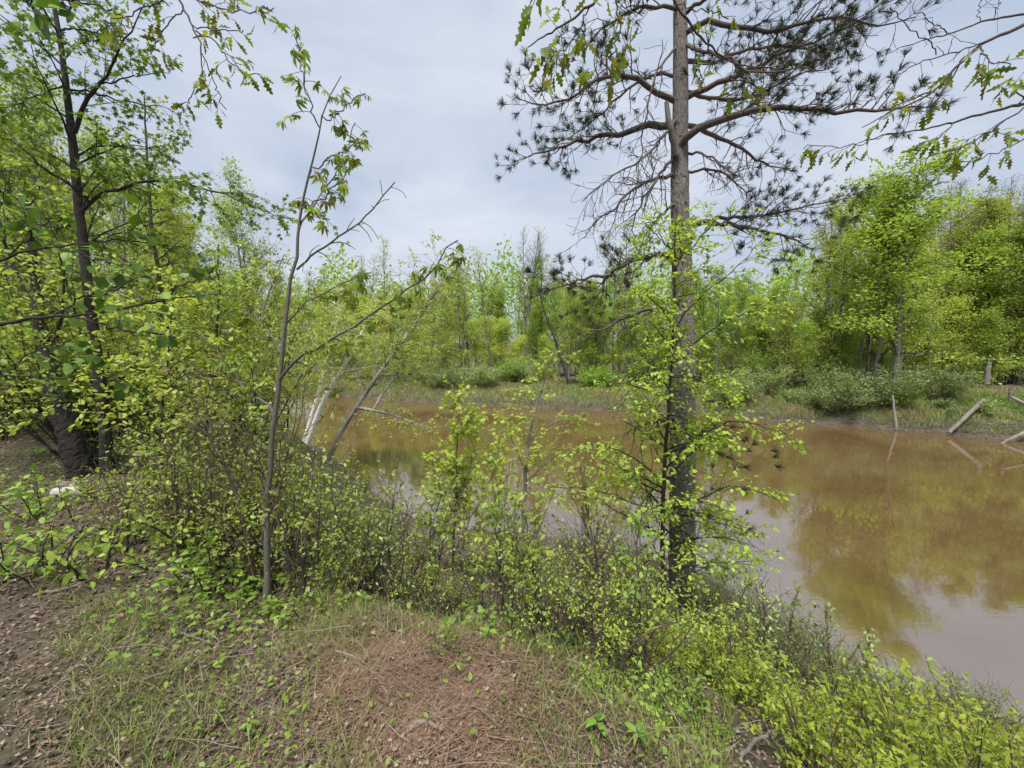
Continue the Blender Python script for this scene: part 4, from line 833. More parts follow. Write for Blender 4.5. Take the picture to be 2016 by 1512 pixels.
def build_overhang():
    T = traced_tree
    D = 2.3
    T('oak_branch', 'oak bough with lobed leaves hanging into the top centre of view', 'branch', [(1300, -160, D - .3), (1250, -80, D - .2), (1200, -20, D), (1150, 20, D), (1090, 62, D), (1040, 90, D)], [.012, .009, .006, .003],
      [[(1205, -25, D), (1225, 50, D), (1205, 110, D), (1180, 150, D)], [(1160, 15, D), (1130, 80, D + .1), (1080, 130, D + .1)], [(1250, -80, D - .2), (1180, -40, D - .3), (1090, -20, D - .4), (1045, -10, D - .4)], [(1120, 40, D), (1085, 90, D), (1070, 150, D)]],
      np.array([.005, .004, .005, .003]), 71, M['twig'], None, None, .09, l2=(15, .35, .2), leafper=4, flat=.1, drop=-.12, piece='oak', npiece=170, tilt=.8, ground=False, leaf_t=(.4, 1.05))
    T('oak_branch', 'thin oak spray with lobed leaves hanging across the pine trunk', 'branch', [(1240, -140, D), (1300, -40, D + .1), (1345, 30, D + .1), (1380, 75, D + .2), (1430, 120, D + .2), (1480, 135, D + .3), (1545, 128, D + .3)], [.009, .006, .0025],
      [[(1360, 50, D + .1), (1370, 110, D + .1), (1385, 170, D + .1)], [(1430, 120, D + .2), (1470, 160, D + .2), (1505, 195, D + .2)], [(1330, 10, D), (1400, 20, D), (1430, 40, D)]],
      np.array([.004, .003, .003]), 72, M['twig'], None, None, .088, l2=(9, .35, .16), leafper=3, flat=.1, drop=-.12, piece='oak', npiece=64, tilt=.8, ground=False, leaf_t=(.4, 1.05))
    D = 3.0
    T('oak_branch', 'long oak bough with bunched leaves slanting in from upper picture edge', 'branch', [(2150, -20, D), (2040, 40, D), (1935, 82, D), (1885, 128, D), (1840, 180, D), (1800, 205, D), (1755, 218, D), (1700, 250, D)], [.016, .013, .009, .006, .003],
      [[(1960, 72, D), (1900, 98, D), (1860, 108, D - .1), (1800, 125, D - .1), (1745, 160, D - .1)], [(1900, 110, D), (1870, 160, D + .1), (1830, 220, D + .1)], [(1840, 180, D), (1780, 200, D + .1), (1730, 235, D + .1)], [(1930, 85, D), (1950, 130, D - .2), (1990, 120, D - .2)]],
      np.array([.005, .005, .005, .006]), 73, M['twig'], None, None, .09, l2=(12, .35, .22), leafper=4, flat=.1, drop=-.1, piece='oak', npiece=210, tilt=.7, ground=False, leaf_t=(.35, 1.05), bare=(0,))
    T('oak_branch', 'lower oak bough with drooping leaves above the far treeline', 'branch', [(2150, 165, D), (2016, 204, D), (1950, 220, D), (1880, 240, D), (1820, 255, D), (1740, 266, D), (1690, 282, D)], [.013, .010, .006, .003],
      [[(2030, 208, D), (1960, 252, D), (1900, 290, D), (1855, 302, D)], [(1880, 240, D), (1850, 270, D), (1820, 285, D)], [(2050, 250, D + .1), (1990, 290, D + .1), (1930, 312, D + .1), (1885, 320, D + .1)], [(2016, 204, D), (1990, 150, D - .1), (1965, 170, D - .1)], [(1760, 262, D), (1700, 285, D), (1580, 290, D)]],
      np.array([.006, .004, .005, .005, .003]), 74, M['twig'], None, None, .09, l2=(12, .35, .22), leafper=4, flat=.1, drop=-.1, piece='oak', npiece=240, tilt=.7, ground=False, leaf_t=(.35, 1.05))
    T('bare_branch', 'leafless forked twig branch against the sky near upper picture corner', 'branch', [(2150, 5, D + .3), (2016, 27, D + .3), (1950, 38, D + .3), (1900, 55, D + .3), (1862, 69, D + .3), (1800, 84, D + .3), (1730, 112, D + .3)], [.010, .008, .005, .002],
      [[(1862, 69, D + .3), (1850, 50, D + .3), (1825, 40, D + .3), (1800, 20, D + .3)], [(1930, 45, D + .3), (1928, 20, D + .3), (1932, -20, D + .3)], [(1960, 36, D + .3), (1962, 10, D + .3), (1975, -20, D + .3)], [(1843, 108, D + .2), (1840, 90, D + .2), (1790, 55, D + .2), (1752, 15, D + .2)]],
      np.array([.004, .003, .003, .004]), 75, M['twig'], None, None, .1, l2=(7, .3, .2), leafper=1, flat=.1, drop=.02, piece='oak', npiece=2, ground=False, bare=(0, 1, 2, 3), l3=1)
    D = 2.9
    T('oak_branch', 'drooping oak twigs with reddish young leaves at upper left', 'branch', [(300, -150, D), (345, -10, D), (375, 42, D), (392, 80, D), (399, 115, D), (400, 175, D)], [.010, .008, .005, .002],
      [[(385, 60, D), (417, 76, D), (451, 115, D), (468, 140, D), (510, 150, D)], [(340, -20, D), (420, 10, D), (500, 30, D), (540, 20, D)], [(380, 50, D), (430, 62, D), (480, 60, D)], [(396, 100, D), (430, 180, D), (440, 215, D)], [(360, 20, D), (320, 60, D), (300, 110, D)], [(400, 140, D), (380, 190, D), (350, 215, D)], [(345, -10, D), (270, 20, D), (200, 60, D)]],
      np.array([.005, .005, .004, .004, .004, .003, .005]), 76, M['twig'], None, None, .082, l2=(12, .35, .2), leafper=4, flat=.1, drop=-.1, piece='oak', npiece=290, tilt=.7, ground=False, leaf_t=(.35, 1.05))
    # broad-leaved branches reaching in from the left
    D = 2.2
    Q = [([(-120, 660, D), (0, 637, D), (90, 622, D), (150, 625, D), (230, 608, D + .1), (320, 590, D + .2), (400, 580, D + .3), (470, 583, D + .4)], .011, 110, 'dark thick twig with broad leaves crossing from the left at mid height',
          [[(90, 622, D), (180, 585, D + .2), (290, 545, D + .3)], [(150, 625, D), (240, 650, D), (330, 660, D)], [(300, 595, D + .2), (360, 560, D + .2), (440, 540, D + .2)]]),
         ([(-120, 560, D), (0, 514, D), (31, 497, D), (104, 486, D), (200, 478, D), (300, 468, D + .1)], .008, 80, 'upper broad-leaved twig reaching in from the left below the forked limb',
          [[(20, 505, D), (70, 450, D), (120, 430, D)], [(104, 486, D), (180, 510, D), (260, 520, D)], [(200, 478, D), (280, 440, D), (340, 440, D)]]),
         ([(-120, 760, D + .3), (0, 739, D + .3), (70, 742, D + .3), (130, 748, D + .3), (200, 735, D + .3), (290, 728, D + .4)], .007, 70, 'lower broad-leaved twig reaching in from the left above the leaning trunk',
          [[(70, 742, D + .3), (140, 700, D + .3), (200, 690, D + .3)], [(0, 739, D + .3), (60, 690, D + .2), (150, 665, D + .2)], [(200, 735, D + .3), (250, 760, D + .3), (290, 765, D + .3)]]),
         ([(-120, 320, D), (-20, 330, D), (40, 340, D), (90, 360, D)], .006, 26, 'short leafy twig poking in from the left edge under the curved limb', [[(0, 335, D), (30, 400, D), (60, 440, D)]])]
    for k, (st, r0, npc, lb, br) in enumerate(Q):
        T('leafy_branch', lb, 'branch', st, [r0, r0 * .7, .002], br, r0 * .5, 80 + k, M['bark_dark'], None, None, .07, l2=(11, .4, .3), leafper=3, flat=.5, drop=-.05, piece='ovate', npiece=int(npc * 1.5), tilt=.9, ground=False, leaf_t=(.2, 1.05))
    D = 1.7
    T('leafy_branch', 'dark close broad leaves dangling at the upper left corner', 'branch', [(-60, -90, D), (40, -20, D), (120, 0, D), (200, 10, D), (250, 40, D)], [.006, .004, .002], [[(40, -20, D), (60, 10, D), (70, 25, D)], [(120, 0, D), (140, 20, D)]], .003, 86, M['bark_dark'], None, None, .085,
      l2=(6, .3, .12), leafper=2, flat=.2, drop=-.2, piece='ovate', npiece=16, tilt=.6, ground=False, leaf_t=(.4, 1.05))
    traced_tree('bare_branch', 'thin leafless twig from the left edge before the leaning trunk', 'branch', [(-80, 850, 2.8), (0, 834, 2.8), (70, 818, 2.8), (150, 798, 2.9)], [.006, .004, .002], [[(0, 834, 2.8), (40, 860, 2.8), (120, 890, 2.8)]], .003, 87, M['bark_dark'], None, None, .05, l2=(4, .3, .12), leafper=1, piece='ovate', npiece=3, ground=False)
build_overhang()

# ------------------------------------------------------------------ undergrowth of the near bank
LEAF4 = _half([(0, 0), (.35, .27), (.72, .2), (1, 0)], .2, .12)
TH = {
 'shoots_a': bush(131, 1.5, .35, 4, 11, 6, .046, M['leaf_fresh'], M['twig'], LEAF4, .01, .4, .7),
 'shoots_b': bush(132, 1.7, .5, 3, 11, 6, .044, M['leaf_budding'], M['twig_red'], LEAF4, .01, .35, .8),
 'shoots_c': bush(133, 1.4, .5, 4, 11, 6, .040, M['leaf_grey'], M['twig'], LEAF4, .01, .3, .7),
 'twiggy': bush(134, 1.1, .9, 6, 9, 1, .03, M['leaf_budding'], M['dead'], LEAF4, .01, .3, .7),
 'tall_a': bush(101, 1.35, .45, 7, 6, 9, .045, M['leaf_front'], M['twig_red'], LEAF4, .003, .5, 1.35),
 'tall_b': bush(102, 1.15, .4, 7, 6, 9, .040, M['leaf_fresh'], M['twig_red'], LEAF4, .003, .48, 1.35),
 'tall_c': bush(103, 1.5, .5, 6, 7, 9, .050, M['leaf_front'], M['twig'], LEAF4, .003, .5, 1.35),
 'tall_d': bush(104, 1.1, .5, 7, 6, 8, .036, M['leaf_budding'], M['twig_red'], LEAF4, .003, .4, 1.35),
 'grey_a': bush(105, .95, .9, 14, 11, 12, .026, M['leaf_grey'], M['twig'], DIAMOND, .004),
 'grey_b': bush(106, 1.1, .8, 14, 11, 12, .026, M['leaf_grey'], M['twig'], DIAMOND, .004),
 'oak_a': bush(107, .85, .8, 12, 8, 8, .046, M['leaf_oak'], M['twig'], OAK_L, .004),
 'oak_b': bush(108, .75, .9, 12, 8, 8, .044, M['leaf_oak'], M['twig'], OAK_L, .004),
 'herb_a': bush(109, .45, .5, 7, 5, 6, .045, M['leaf_fresh'], M['twig'], LEAF4, .01),
 'herb_b': bush(110, .4, .45, 6, 5, 6, .05, M['leaf_mid'], M['twig'], LEAF4, .01),
 'wood_a': bush(111, 3.4, 2.6, 16, 11, 18, .08, M['leaf_fresh'], M['bark_dark'], DIAMOND, .06),
 'wood_b': bush(112, 3.0, 2.4, 16, 11, 18, .075, M['leaf_mid'], M['bark_dark'], DIAMOND, .06),
 'wood_c': bush(113, 3.6, 2.4, 15, 11, 18, .08, M['leaf_yellow'], M['bark_dark'], DIAMOND, .06),
}
VAR['sap_a'] = forest_tree(121, 9, .3, .18, 34, 8, 20, .095, M['leaf_fresh'], M['bark_dark'], r0=.06, cloud=.14)
VAR['sap_b'] = forest_tree(122, 8, .3, .15, 32, 8, 20, .09, M['leaf_yellow'], M['bark_dark'], r0=.05, cloud=.14)
VAR['sap_c'] = forest_tree(123, 10, .24, .22, 34, 8, 16, .09, M['leaf_fresh'], M['bark_grey'], r0=.07, cloud=.14, fork=1)

LOOKS = {'tall_a': 'fresh-green ', 'tall_b': 'darker green ', 'tall_c': 'taller fresh-green ', 'tall_d': 'pale budding ', 'grey_b': 'small-leaved grey-green ', 'shoots_b': 'budding ', 'shoots_c': 'grey-green ', 'shoots_a': 'fresh-green ', 'oak_a': 'taller ', 'oak_b': 'lower ', 'wood_a': 'broad ', 'wood_b': 'darker '}
def place(kind, name, lab, grp, px, d, ylim=None, s=(.8, 1.15), rs=None, hv=1.4):
    x, y = at(px, d); z = gz(x, y)
    if z < .05: return None
    sc = rs.uniform(*s)
    if ylim is not None:
        room = EYE - (ylim - HZ) / F * d - z
        if room < .16: return None
        sc = min(sc, room * rs.uniform(.8, 1.1) / hv)
    return put_bush(TH[kind], name, LOOKS.get(kind, '') + lab, x, y, sc, rs.uniform(0, 6.28), grp)

def build_undergrowth():
    rs = np.random.default_rng(33)
    lim = lambda px: float(np.interp(px, [200, 420, 600, 700, 800, 850, 960, 1020, 1200, 1330, 1400, 1650, 1730, 2016], [840, 850, 925, 1000, 1080, 1115, 1115, 1080, 1090, 1200, 1170, 1250, 1345, 1400]))
    front = lambda px: float(np.interp(px, [230, 350, 520, 700, 900, 1100, 1320], [3.7, 2.8, 2.42, 2.32, 2.22, 2.12, 2.1]))
    parts = [(210, 500, 34, 'brown-stemmed leafy shrub in the thicket left of the grey sapling', 'thicket left of the grey sapling'),
             (500, 850, 32, 'brown-stemmed leafy shrub in the thicket between grey sapling and lime maple', 'thicket between sapling and maple'),
             (850, 1300, 38, 'brown-stemmed leafy shrub in the thicket between lime maple and pine', 'thicket between maple and pine')]
    for a, b, n, lb, g in parts:
        for k in range(n):
            px = a + (b - a) * (k + rs.random()) / n; d = front(px) + rs.choice([rs.uniform(0, .6), rs.uniform(.4, 2.2), rs.uniform(1.5, 4.5)])
            kind = ['tall_a', 'tall_b', 'tall_c', 'tall_d', 'grey_b'][rs.integers(5 if d > front(px) + 1 else 4)]
            place(kind, 'thicket_shrub', lb, g, px, d, lim(px) + rs.uniform(-60, 80), (.7, 1.15), rs, {'tall_a': 1.4, 'tall_b': 1.2, 'tall_c': 1.55, 'tall_d': 1.15, 'grey_b': 1.25}[kind])
    for k in range(42):
        px = rs.uniform(1370, 1740); d = rs.uniform(3.2, 6.6)
        place(['grey_a', 'grey_b', 'grey_a', 'tall_d'][rs.integers(4)], 'bank_shrub', 'wispy shrub on the water-edge slope right of the pine', 'wispy shrubs right of the pine', px, d, lim(px) + rs.uniform(-60, 20), (.6, 1.0), rs, 1.15)
    for k in range(44):
        px = rs.uniform(330, 1300); d = front(px) + rs.uniform(.1, 1.3)
        place(['shoots_a', 'shoots_b', 'shoots_c'][k % 3], 'tall_shoot', 'tall thin leafy shoots standing above the bank thicket ' + ('left of the lime maple' if px < 880 else 'between lime maple and pine'), 'tall shoots of the thicket', px, d, lim(px) + rs.uniform(-190, -20), (.6, 1.1), rs, 1.6)
    for k, px in enumerate((760, 1010, 1075, 1130, 1190, 620, 900, 470)):
        place('twiggy', 'dead_shrub', 'pale leafless twiggy shrub in the bank thicket', 'dead twiggy shrubs of the thicket', px, front(px) + rs.uniform(.1, .8), lim(px) + rs.uniform(0, 50), (.6, 1.0), rs, 1.2)
    for k in range(22):
        px = rs.uniform(640, 1000); d = rs.uniform(7, 11.5)
        place(['grey_a', 'grey_b'][k % 2], 'bank_shrub', 'wispy shrub low on the slope behind the lime maple', 'pale shrubs behind the maple', px, d, rs.uniform(930, 1000) if px < 760 else rs.uniform(1020, 1060), (.7, 1.2), rs, 1.4)
    for k in range(30):
        px = rs.uniform(430, 720); d = rs.uniform(5, 12.5); x, y = at(px, d)
        kind = ['tall_a', 'tall_c', 'wood_b', 'grey_b', 'wood_a'][rs.integers(5)]
        place(kind, 'slope_shrub', 'leafy shrub on the slope below the leaning birches', 'shrubs below the birches', px, d, float(np.interp(px, [430, 560, 640, 720], [760, 850, 890, 940])) + rs.uniform(-20, 60), (.6, 1.5) if kind[0] != 'w' else (.4, .9), rs, 1.3 if kind[0] != 'w' else 3.4)
    for k in range(16):
        px = rs.uniform(1690, 2080); d = rs.uniform(3.6, 5.0)
        place(['grey_a', 'grey_b'][k % 2], 'bank_shrub', 'low shrub at the water edge, lower right', 'water-edge shrubs lower right', px, d, lim(px) + rs.uniform(-50, 0), (.4, .8), rs, 1.15)
    # oak sprouts lower right
    for k in range(20):
        px = rs.uniform(1300, 1480); d = rs.uniform(2.5, 3.6)
        place(['oak_a', 'oak_b'][k % 2], 'oak_sprout', 'yellow-green oak sprout clump at the foot of the pine', 'oak sprouts below the pine', px, d, rs.uniform(1200, 1270), (.6, 1.1), rs, .95)
    for k in range(30):
        px = 1390 + 700 * (k + rs.random()) / 30; d = rs.uniform(1.7, 3.4)
        place(['oak_a', 'oak_b'][k % 2], 'oak_sprout', 'yellow-green oak sprout clump in the lower right corner bank', 'oak sprouts lower right', px, d, float(np.interp(px, [1400, 1600, 1900, 2080], [1370, 1340, 1360, 1390])) + rs.uniform(-10, 60), (.7, 1.2), rs, .95)
    for k in range(9):
        px = rs.uniform(1240, 1420); d = rs.uniform(1.9, 2.4)
        place(['herb_a', 'herb_b'][k % 2], 'herb_clump', 'leafy herb clump beside the oak sprouts at bank edge', 'herbs beside the oak sprouts', px, d, rs.uniform(1290, 1380), (.7, 1.1), rs, .5)
    S = [(150, 2.75, 'herb_a', 1.5, 'leafy dark-stemmed shrub alone in the grass, lower left'), (270, 3.3, 'tall_d', .62, 'low leafy shrub at the edge of the litter, left'), (340, 2.9, 'tall_b', .55, 'small bushy shrub before the left thicket'),
         (60, 3.6, 'herb_b', 1.2, 'small green weed on the leaf litter at far left'), (200, 4.0, 'herb_a', 1.0, 'small weed on the brown litter below the forked tree'), (30, 2.6, 'herb_b', 1.2, 'dim green weed at the left edge, lower'),
         (880, 1.95, 'herb_b', .4, 'tiny leafy weed on the needle patch, centre'), (1290, 1.75, 'herb_a', .5, 'low green weed at bottom centre-right'), (1180, 1.85, 'herb_b', .4, 'small weed beside the needle patch edge'),
         (640, 2.4, 'herb_a', .6, 'small leafy weed right of the grey sapling foot'), (450, 2.6, 'herb_b', .7, 'small leafy weed left of the grey sapling foot')]
    S += [(300, 2.75, 'herb_a', 1.0, 'leafy low shrub at the front of the left thicket'), (400, 2.6, 'herb_b', 1.1, 'low green shrub just left of the grey sapling'), (230, 3.05, 'tall_d', .6, 'small leggy shrub on the litter edge at left'), (580, 2.35, 'herb_a', .8, 'low weed clump right of the grey sapling foot, behind grass')]
    for px, d, kd, sc, lb in S:
        x, y = at(px, d); put_bush(TH[kd], 'small_shrub' if sc > .5 else 'weed', lb, x, y, sc, rs.uniform(0, 6.28), None, 'shrub' if sc > .5 else 'weed')
    for k in range(34):
        px = rs.uniform(-150, 540); d = rs.uniform(5.6, 12); x, y = at(px, d)
        if gz(x, y) < .4: continue
        put_bush(TH[['wood_a', 'wood_b', 'wood_c'][k % 3]], 'woodland_bush', ['fresh-green', 'darker green', 'yellow-green'][k % 3] + ' bush in the dense left-hand thicket, ' + ('at its far left' if px < 120 else 'behind the forked tree' if px < 300 else 'near the grey sapling'), x, y, rs.uniform(.55, 1.0), rs.uniform(0, 6.28), 'bushes of the left-hand thicket')
    for k in range(20):
        px = rs.uniform(-250, 500); d = rs.uniform(7, 17); x, y = at(px, d)
        if gz(x, y) < .6: continue
        h = EYE + (HZ - float(np.interp(px, [-200, 100, 300, 450, 600], [-100, 150, 250, 420, 560]))) / F * d - gz(x, y)
        put_tree(['sap_a', 'sap_b', 'sap_c'][k % 3], x, y, ['fresh-green slim tree', 'yellow-green slim tree', 'forked slim tree'][k % 3] + ' rising out of the left-hand thicket ' + ('left of the forked tree' if px < 140 else 'right of the forked tree'), 'trees of the left-hand thicket', min(1.15, h / 9.3) * rs.uniform(.75, 1), rs.uniform(0, 6.28), 'thicket_tree')
build_undergrowth()
def build_shoots():
    Q = [([(990, 1262, 2.6), (985, 1100, 2.6), (980, 1000, 2.65), (986, 935, 2.7)], 'leaf_fresh', 'thin dark stem just right of the lime maple'),
         ([(1216, 1262, 2.7), (1192, 1150, 2.7), (1165, 1060, 2.7), (1150, 960, 2.75), (1138, 890, 2.8)], 'leaf_budding', 'reddish curved stem leaning left before the pine'),
         ([(850, 1265, 2.7), (852, 1150, 2.7), (842, 1060, 2.75), (872, 970, 2.8)], 'leaf_fresh', 'thin stem just left of the lime maple'),
         ([(760, 1240, 2.9), (765, 1080, 2.9), (775, 990, 2.95), (768, 935, 3)], 'leaf_grey', 'wispy stem over the water left of the lime maple'),
         ([(1075, 1290, 2.5), (1060, 1200, 2.5), (1045, 1080, 2.5), (1028, 990, 2.55)], 'leaf_yellow', 'leafy stem midway between lime maple and pine'),
         ([(660, 1235, 2.8), (672, 1080, 2.8), (694, 985, 2.85)], 'leaf_fresh', 'thin stem right of the grey sapling'),
         ([(1255, 1280, 2.45), (1262, 1180, 2.5), (1250, 1085, 2.5), (1262, 1010, 2.55)], 'leaf_mid', 'thin leafy stem close beside the dark sapling'),
         ([(1435, 1260, 3.5), (1450, 1185, 3.5), (1486, 1135, 3.5)], 'leaf_grey', 'forked wispy stem right of the pine foot'),
         ([(1502, 1310, 3.2), (1506, 1210, 3.2), (1500, 1150, 3.2)], 'leaf_grey', 'upright wispy stem at the water edge'),
         ([(1548, 1300, 3.6), (1556, 1215, 3.6), (1572, 1160, 3.6)], 'leaf_fresh', 'small leafy stem against the open water'),
         ([(1640, 1345, 3.4), (1630, 1265, 3.4), (1624, 1190, 3.4)], 'leaf_grey', 'slim catkin-like stem against the open water'),
         ([(1700, 1390, 3.3), (1706, 1310, 3.3), (1712, 1240, 3.3)], 'leaf_grey', 'lone dry stem nearest the open water')]
    for k, (st, lm, lb) in enumerate(Q):
        h = abs(st[0][1] - st[-1][1]) / F * st[0][2]
        traced_tree('shrub_stem', lb, 'shrub', st, [.011, .008, .005, .002], [], .003, 140 + k, M['twig_red'] if k % 2 else M['twig'], M[lm], LEAF4, .036 if lm == 'leaf_grey' else .046,
                    auto=(14, .3, .97, 42, .42 * h, .14 * h, .2, .02), l2=(14, .45, .14), l3=0, leafper=5, flat=.1, n=8, k=5, drop=-.02)
build_shoots()

# ------------------------------------------------------------------ litter, needles and grass on the near bank
def near_points(n, rs, a, b, d0, d1, bias=1.0):
    px = rs.uniform(a, b, n); d = d0 + (d1 - d0) * rs.random(n) ** bias; x = (px - CX) / F * d
    z = land(x, d); k = z > .03
    return x[k], d[k], z[k]
def build_litter():
    rs = np.random.default_rng(44)
    mb = MB(); x, y, z = near_points(42000, rs, -80, 2150, 1.2, 7.5, 1.5); n = len(x)
    d = nrm(np.c_[rs.normal(0, 1, (n, 2)), rs.normal(0, .22, n)]); cu = DIAMOND[0] * np.array([1, 1.15, 2.2])
    leaves(mb, (cu, DIAMOND[1]), np.c_[x, y, z + rs.uniform(.004, .03, n)], d, up_vec(n, rs, .45), rs.uniform(.010, .034, n) * np.clip(y / 2.2, .75, 1.3))
    o = link('leaf_litter', mb.mesh('leaf_litter', M['litter'])); setting(o, 'stuff'); tag(o, 'brown and tan fallen leaves covering the near bank', 'leaf litter')
    mb = MB(); n = 15000; px = rs.normal(820, 140, n); d = np.clip(rs.normal(1.75, .27, n), 1.15, 2.5); x = (px - CX) / F * d; z = land(x, d)
    x2, y2, z2 = near_points(9000, rs, -50, 1400, 1.2, 5, 1.4); x, y, z = np.r_[x, x2], np.r_[d, y2], np.r_[z, z2]; n = len(x)
    p = np.c_[x, y, z + rs.uniform(.002, .022, n)]; dr = nrm(np.c_[rs.normal(0, 1, (n, 2)), rs.normal(0, .12, n)]); sd = nrm(np.cross(dr, [0, 0, 1])) * .0017
    L = rs.uniform(.04, .11, n)[:, None]; v = np.stack([p - sd, p + sd, p + dr * L], 1); mb.add(v.reshape(-1, 3), np.arange(3 * n).reshape(-1, 3))
    o = link('needle_litter', mb.mesh('needle_litter', M['needle_litter'], False)); setting(o, 'stuff'); tag(o, 'reddish dead pine needles carpeting the ground at bottom centre', 'pine needles')
    mb = MB(); x, y, z = near_points(7500, rs, 60, 720, 1.2, 2.4); k = rs.random(len(x)) < .25 + .75 * (np.sin(x * 5) * np.cos(y * 6) > -.1); x, y, z = x[k], y[k], z[k]
    blades(mb, x, y, z, rs.uniform(.03, .13, len(x)), rs.uniform(.0022, .0045, len(x)), rs, .8)
    for a, b, d0, d1, m in ((560, 1320, 1.95, 2.5, 2600), (1000, 1480, 1.2, 2.2, 2400), (-80, 400, 2.4, 5.5, 1500), (500, 1400, 2.8, 6.2, 1500), (1380, 1760, 3, 6.5, 4500), (1600, 2100, 3, 5.9, 4500)):
        x, y, z = near_points(m, rs, a, b, d0, d1); blades(mb, x, y, z, rs.uniform(.03, .14, len(x)) * (2.0 if d1 > 5.6 else 1), rs.uniform(.003, .006, len(x)), rs, .6)
    o = link('bank_grass', mb.mesh('bank_grass', M['grass'])); setting(o, 'stuff'); tag(o, 'thin dry and green grass blades on the near bank', 'grass')
    mb = MB(); x, y, z = near_points(3200, rs, -80, 700, 2.2, 6.5); x2, y2, z2 = near_points(5200, rs, 150, 1450, 1.3, 3.4); x, y, z = np.r_[x, x2], np.r_[y, y2], np.r_[z, z2]
    pq = x * F / y + CX; patch = (pq > 600) & (pq < 1180) & (y < 2.15)
    cl = ~(patch & (rs.random(len(x)) < .9)) & ((np.sin(x * 3.1 + 1) * np.cos(y * 2.7) + rs.normal(0, .5, len(x))) > 0); x, y, z = x[cl], y[cl], z[cl]; n = len(x)
    p = np.c_[x, y, z + rs.uniform(.01, .12, n) * np.clip(y - .9, .3, 1.3)]; dr = nrm(np.c_[rs.normal(0, 1, (n, 2)), rs.normal(.1, .3, n)])
    leaves(mb, LEAF4, p, dr, up_vec(n, rs, .4), rs.uniform(.018, .055, n) * np.clip(y / 2.4, .55, 1.1))
    o = link('ground_cover', mb.mesh('ground_cover', M['leaf_mid'])); setting(o, 'stuff'); tag(o, 'low green leafy weeds scattered over the near bank floor', 'ground cover')
    mb = MB(); x, y, z = near_points(900, rs, -80, 1500, 1.3, 7, 1.3); n = len(x); p = np.c_[x, y, z + rs.uniform(.005, .03, n)]
    pa = shoot(p, nrm(np.c_[rs.normal(0, 1, (n, 2)), rs.normal(0, .1, n)]), rs.uniform(.08, .4, n), 5, .12, -.01, rs); tubes(mb, pa, taper(rs.uniform(.0015, .004, n), .001, 5), 4)
    o = link('twig_litter', mb.mesh('twig_litter', M['stick'])); setting(o, 'stuff'); tag(o, 'small broken twigs scattered over the bank floor', 'twigs')
build_litter()

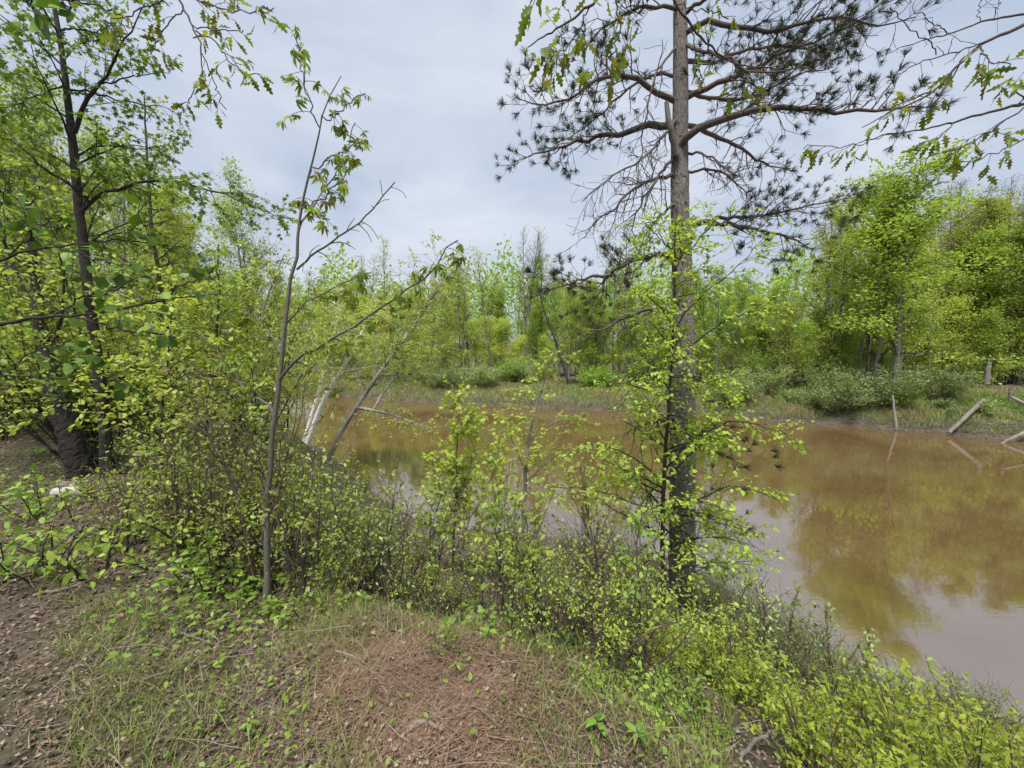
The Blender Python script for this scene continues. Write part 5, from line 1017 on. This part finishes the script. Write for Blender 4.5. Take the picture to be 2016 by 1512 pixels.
def on_ground(pts, lift=.015):
    return [np.array((*at(px, d), gz(*at(px, d)) + lift)) for px, d in pts]
LEAF['seed2'] = [one_leaf((OVATE[0] * np.array([1, w_, z_]), OVATE[1]), M[m_]) for w_, z_, m_ in ((.75, 1.6, 'leaf_mid'), (.6, 2.4, 'leaf_mid'), (.7, 1.8, 'leaf_deep'))]
def build_details():
    rs = np.random.default_rng(55)
    pole('fallen_stick', 'thin grey curved stick lying on the reddish needle patch', 'stick', on_ground([(640, 1.87), (690, 1.82), (722, 1.72), (745, 1.62)]), .006, .004, M['stick'], 12, 6, 2, 1, .004)
    pole('fallen_stick', 'long brown stick lying in the grass at lower left', 'stick', on_ground([(20, 2.42), (90, 2.5), (160, 2.62), (240, 2.75)]), .011, .006, M['stick'], 14, 6, 3, 2, .006)
    pole('fallen_stick', 'stout grey stick slanting on the bare litter at left', 'stick', on_ground([(80, 2.9), (105, 3.05), (135, 3.3)]), .016, .011, M['stick'], 10, 7, 0, 3, .004)
    pole('fallen_stick', 'pale thin stick near the left edge on the litter', 'stick', on_ground([(0, 3.0), (25, 3.1), (42, 3.2)]), .008, .006, M['dead'], 8, 6, 0, 4, .004)
    pole('fallen_stick', 'dark stick lying across brown litter before the left thicket', 'stick', on_ground([(215, 2.75), (270, 2.8), (320, 2.9), (370, 3.0)]), .009, .005, M['stick'], 12, 6, 2, 5, .006)
    pole('fallen_stick', 'forked grey stick among oak sprouts at bottom right', 'stick', [P(1455, 1500, 1.75), P(1475, 1470, 1.82), P(1505, 1448, 1.85), P(1530, 1440, 1.9)], .012, .007, M['dead'], 12, 7, 3, 6, .006)
    pole('fallen_stick', 'pale dead branch leaning up through the centre thicket', 'stick', [P(965, 1345, 2.2), P(1005, 1270, 2.35), P(1050, 1200, 2.6), P(1095, 1165, 2.8)], .008, .004, M['dead'], 14, 6, 4, 7, .008)
    pole('fallen_stick', 'crooked root-like stick at the bottom picture edge', 'stick', on_ground([(790, 1.5), (830, 1.53), (860, 1.5)], .02), .010, .006, M['stick'], 10, 6, 1, 8, .006)
    pole('dry_stalk', 'thin bare upright stem among litter at left', 'stalk', [P(180, 1185, 3.1), P(190, 1120, 3.1), P(203, 1020, 3.1)], .006, .003, M['twig'], 10, 6, 0, 9, .003)
    # bleached hollow log section on the left
    a, b = at(88, 4.15); c, d = at(150, 4.05)
    n, k = 10, 20; pth = np.linspace((a, b, gz(a, b) + .06), (c, d, gz(c, d) + .05), n)[None]; base = pth[0, 0].copy(); pth = pth - base
    t = thing('log_section', 'short whitish weathered log section with dark hollow end, left ground', 'log', base)
    ro = np.full((1, n), .052) * (1 + rs.normal(0, .05, (1, n))); mb = MB(); tubes(mb, pth, ro, k); link('bark_shell', mb.mesh('bark_shell', M['pale']), t)
    mb = MB(); tubes(mb, pth[:, ::-1] + np.array([.002, 0, 0]), ro[:, ::-1] * .8, k)
    rim = np.array([[math.cos(q), math.sin(q)] for q in np.linspace(0, 2 * math.pi, k, endpoint=False)]); link('hollow', mb.mesh('hollow', M['cut']), t)
    x, y = at(118, 4.5); pole('bark_slab', 'pale slab of bark lying just behind the hollow log section', 'bark', [np.array((x - .15, y, gz(x, y) + .03)), np.array((x + .14, y - .02, gz(x, y) + .05))], .045, .04, M['dead'], 8, 8, 0, 3, .006)
    pole('bark_slab', 'small white birch-bark scrap on the ground under the centre thicket', 'bark', [P(1048, 1304, 2.42), P(1082, 1308, 2.45)], .018, .014, M['pale'], 8, 8, 0, 4, .003)
    # broad seedlings with leaves one can count
    SD = [(395, 1355, 1.85, 4, .075, 'four-leaved pale seedling in the grass at lower left'), (530, 1280, 2.15, 4, .08, 'pale broad-leaved seedling before the grey sapling foot'), (440, 1245, 2.35, 3, .075, 'small light seedling left of the grey sapling'),
          (450, 1485, 1.5, 4, .06, 'bright young seedling at bottom edge, left'), (1190, 1465, 1.55, 6, .09, 'rosette of long green leaves at bottom centre-right'), (1275, 1480, 1.5, 7, .08, 'bright leafy rosette at bottom edge before oak sprouts'),
          (960, 1320, 2.1, 5, .09, 'broad-leaved plant at the edge of the needle patch'), (870, 1310, 2.15, 5, .09, 'tall-leaved plant at the thicket foot, centre'), (890, 1395, 1.8, 4, .06, 'small pale seedling on the needle patch'), (700, 1260, 2.3, 5, .08, 'lily-leaved plant under the thicket, centre left')]
    for px, py, d, nl, ls, lb in SD:
        x, y = at(px, d); t = thing('seedling', lb, 'plant', (x, y, gz(x, y)))
        h = .05 + .05 * rs.random(); mb = MB(); st = np.array([[[0, 0, -.02], [.003, 0, h * .5], [0, .004, h]]]); tubes(mb, st, np.full((1, 3), .0022), 5); link('stem', mb.mesh('stem', M['twig']), t)
        a = np.linspace(0, 6.28, nl, endpoint=False) + rs.uniform(0, 1, nl); dr = np.c_[np.cos(a), np.sin(a), rs.uniform(.1, .5, nl)]
        pieces('leaf', t, LEAF['seed2'], np.tile([0, .002, h - .005], (nl, 1)) + dr * .004, dr, up_vec(nl, rs, .15), ls * .6 * rs.uniform(.8, 1.15, nl), rs)
build_details()
def build_veil():
    rs = np.random.default_rng(66)
    for px, d, s, v, lb in [(560, 11.0, .5, 'sap_b', 'fine-leaved lime tree veiling the far bank left of the birches'), (520, 10.5, .6, 'sap_c', 'fine-leaved sapling behind the grey sapling stem')]:
        x, y = at(px, d); put_tree(v, x, y, lb, None, s, rs.uniform(0, 6.28), 'lime_sapling', (0, .12))
build_veil()
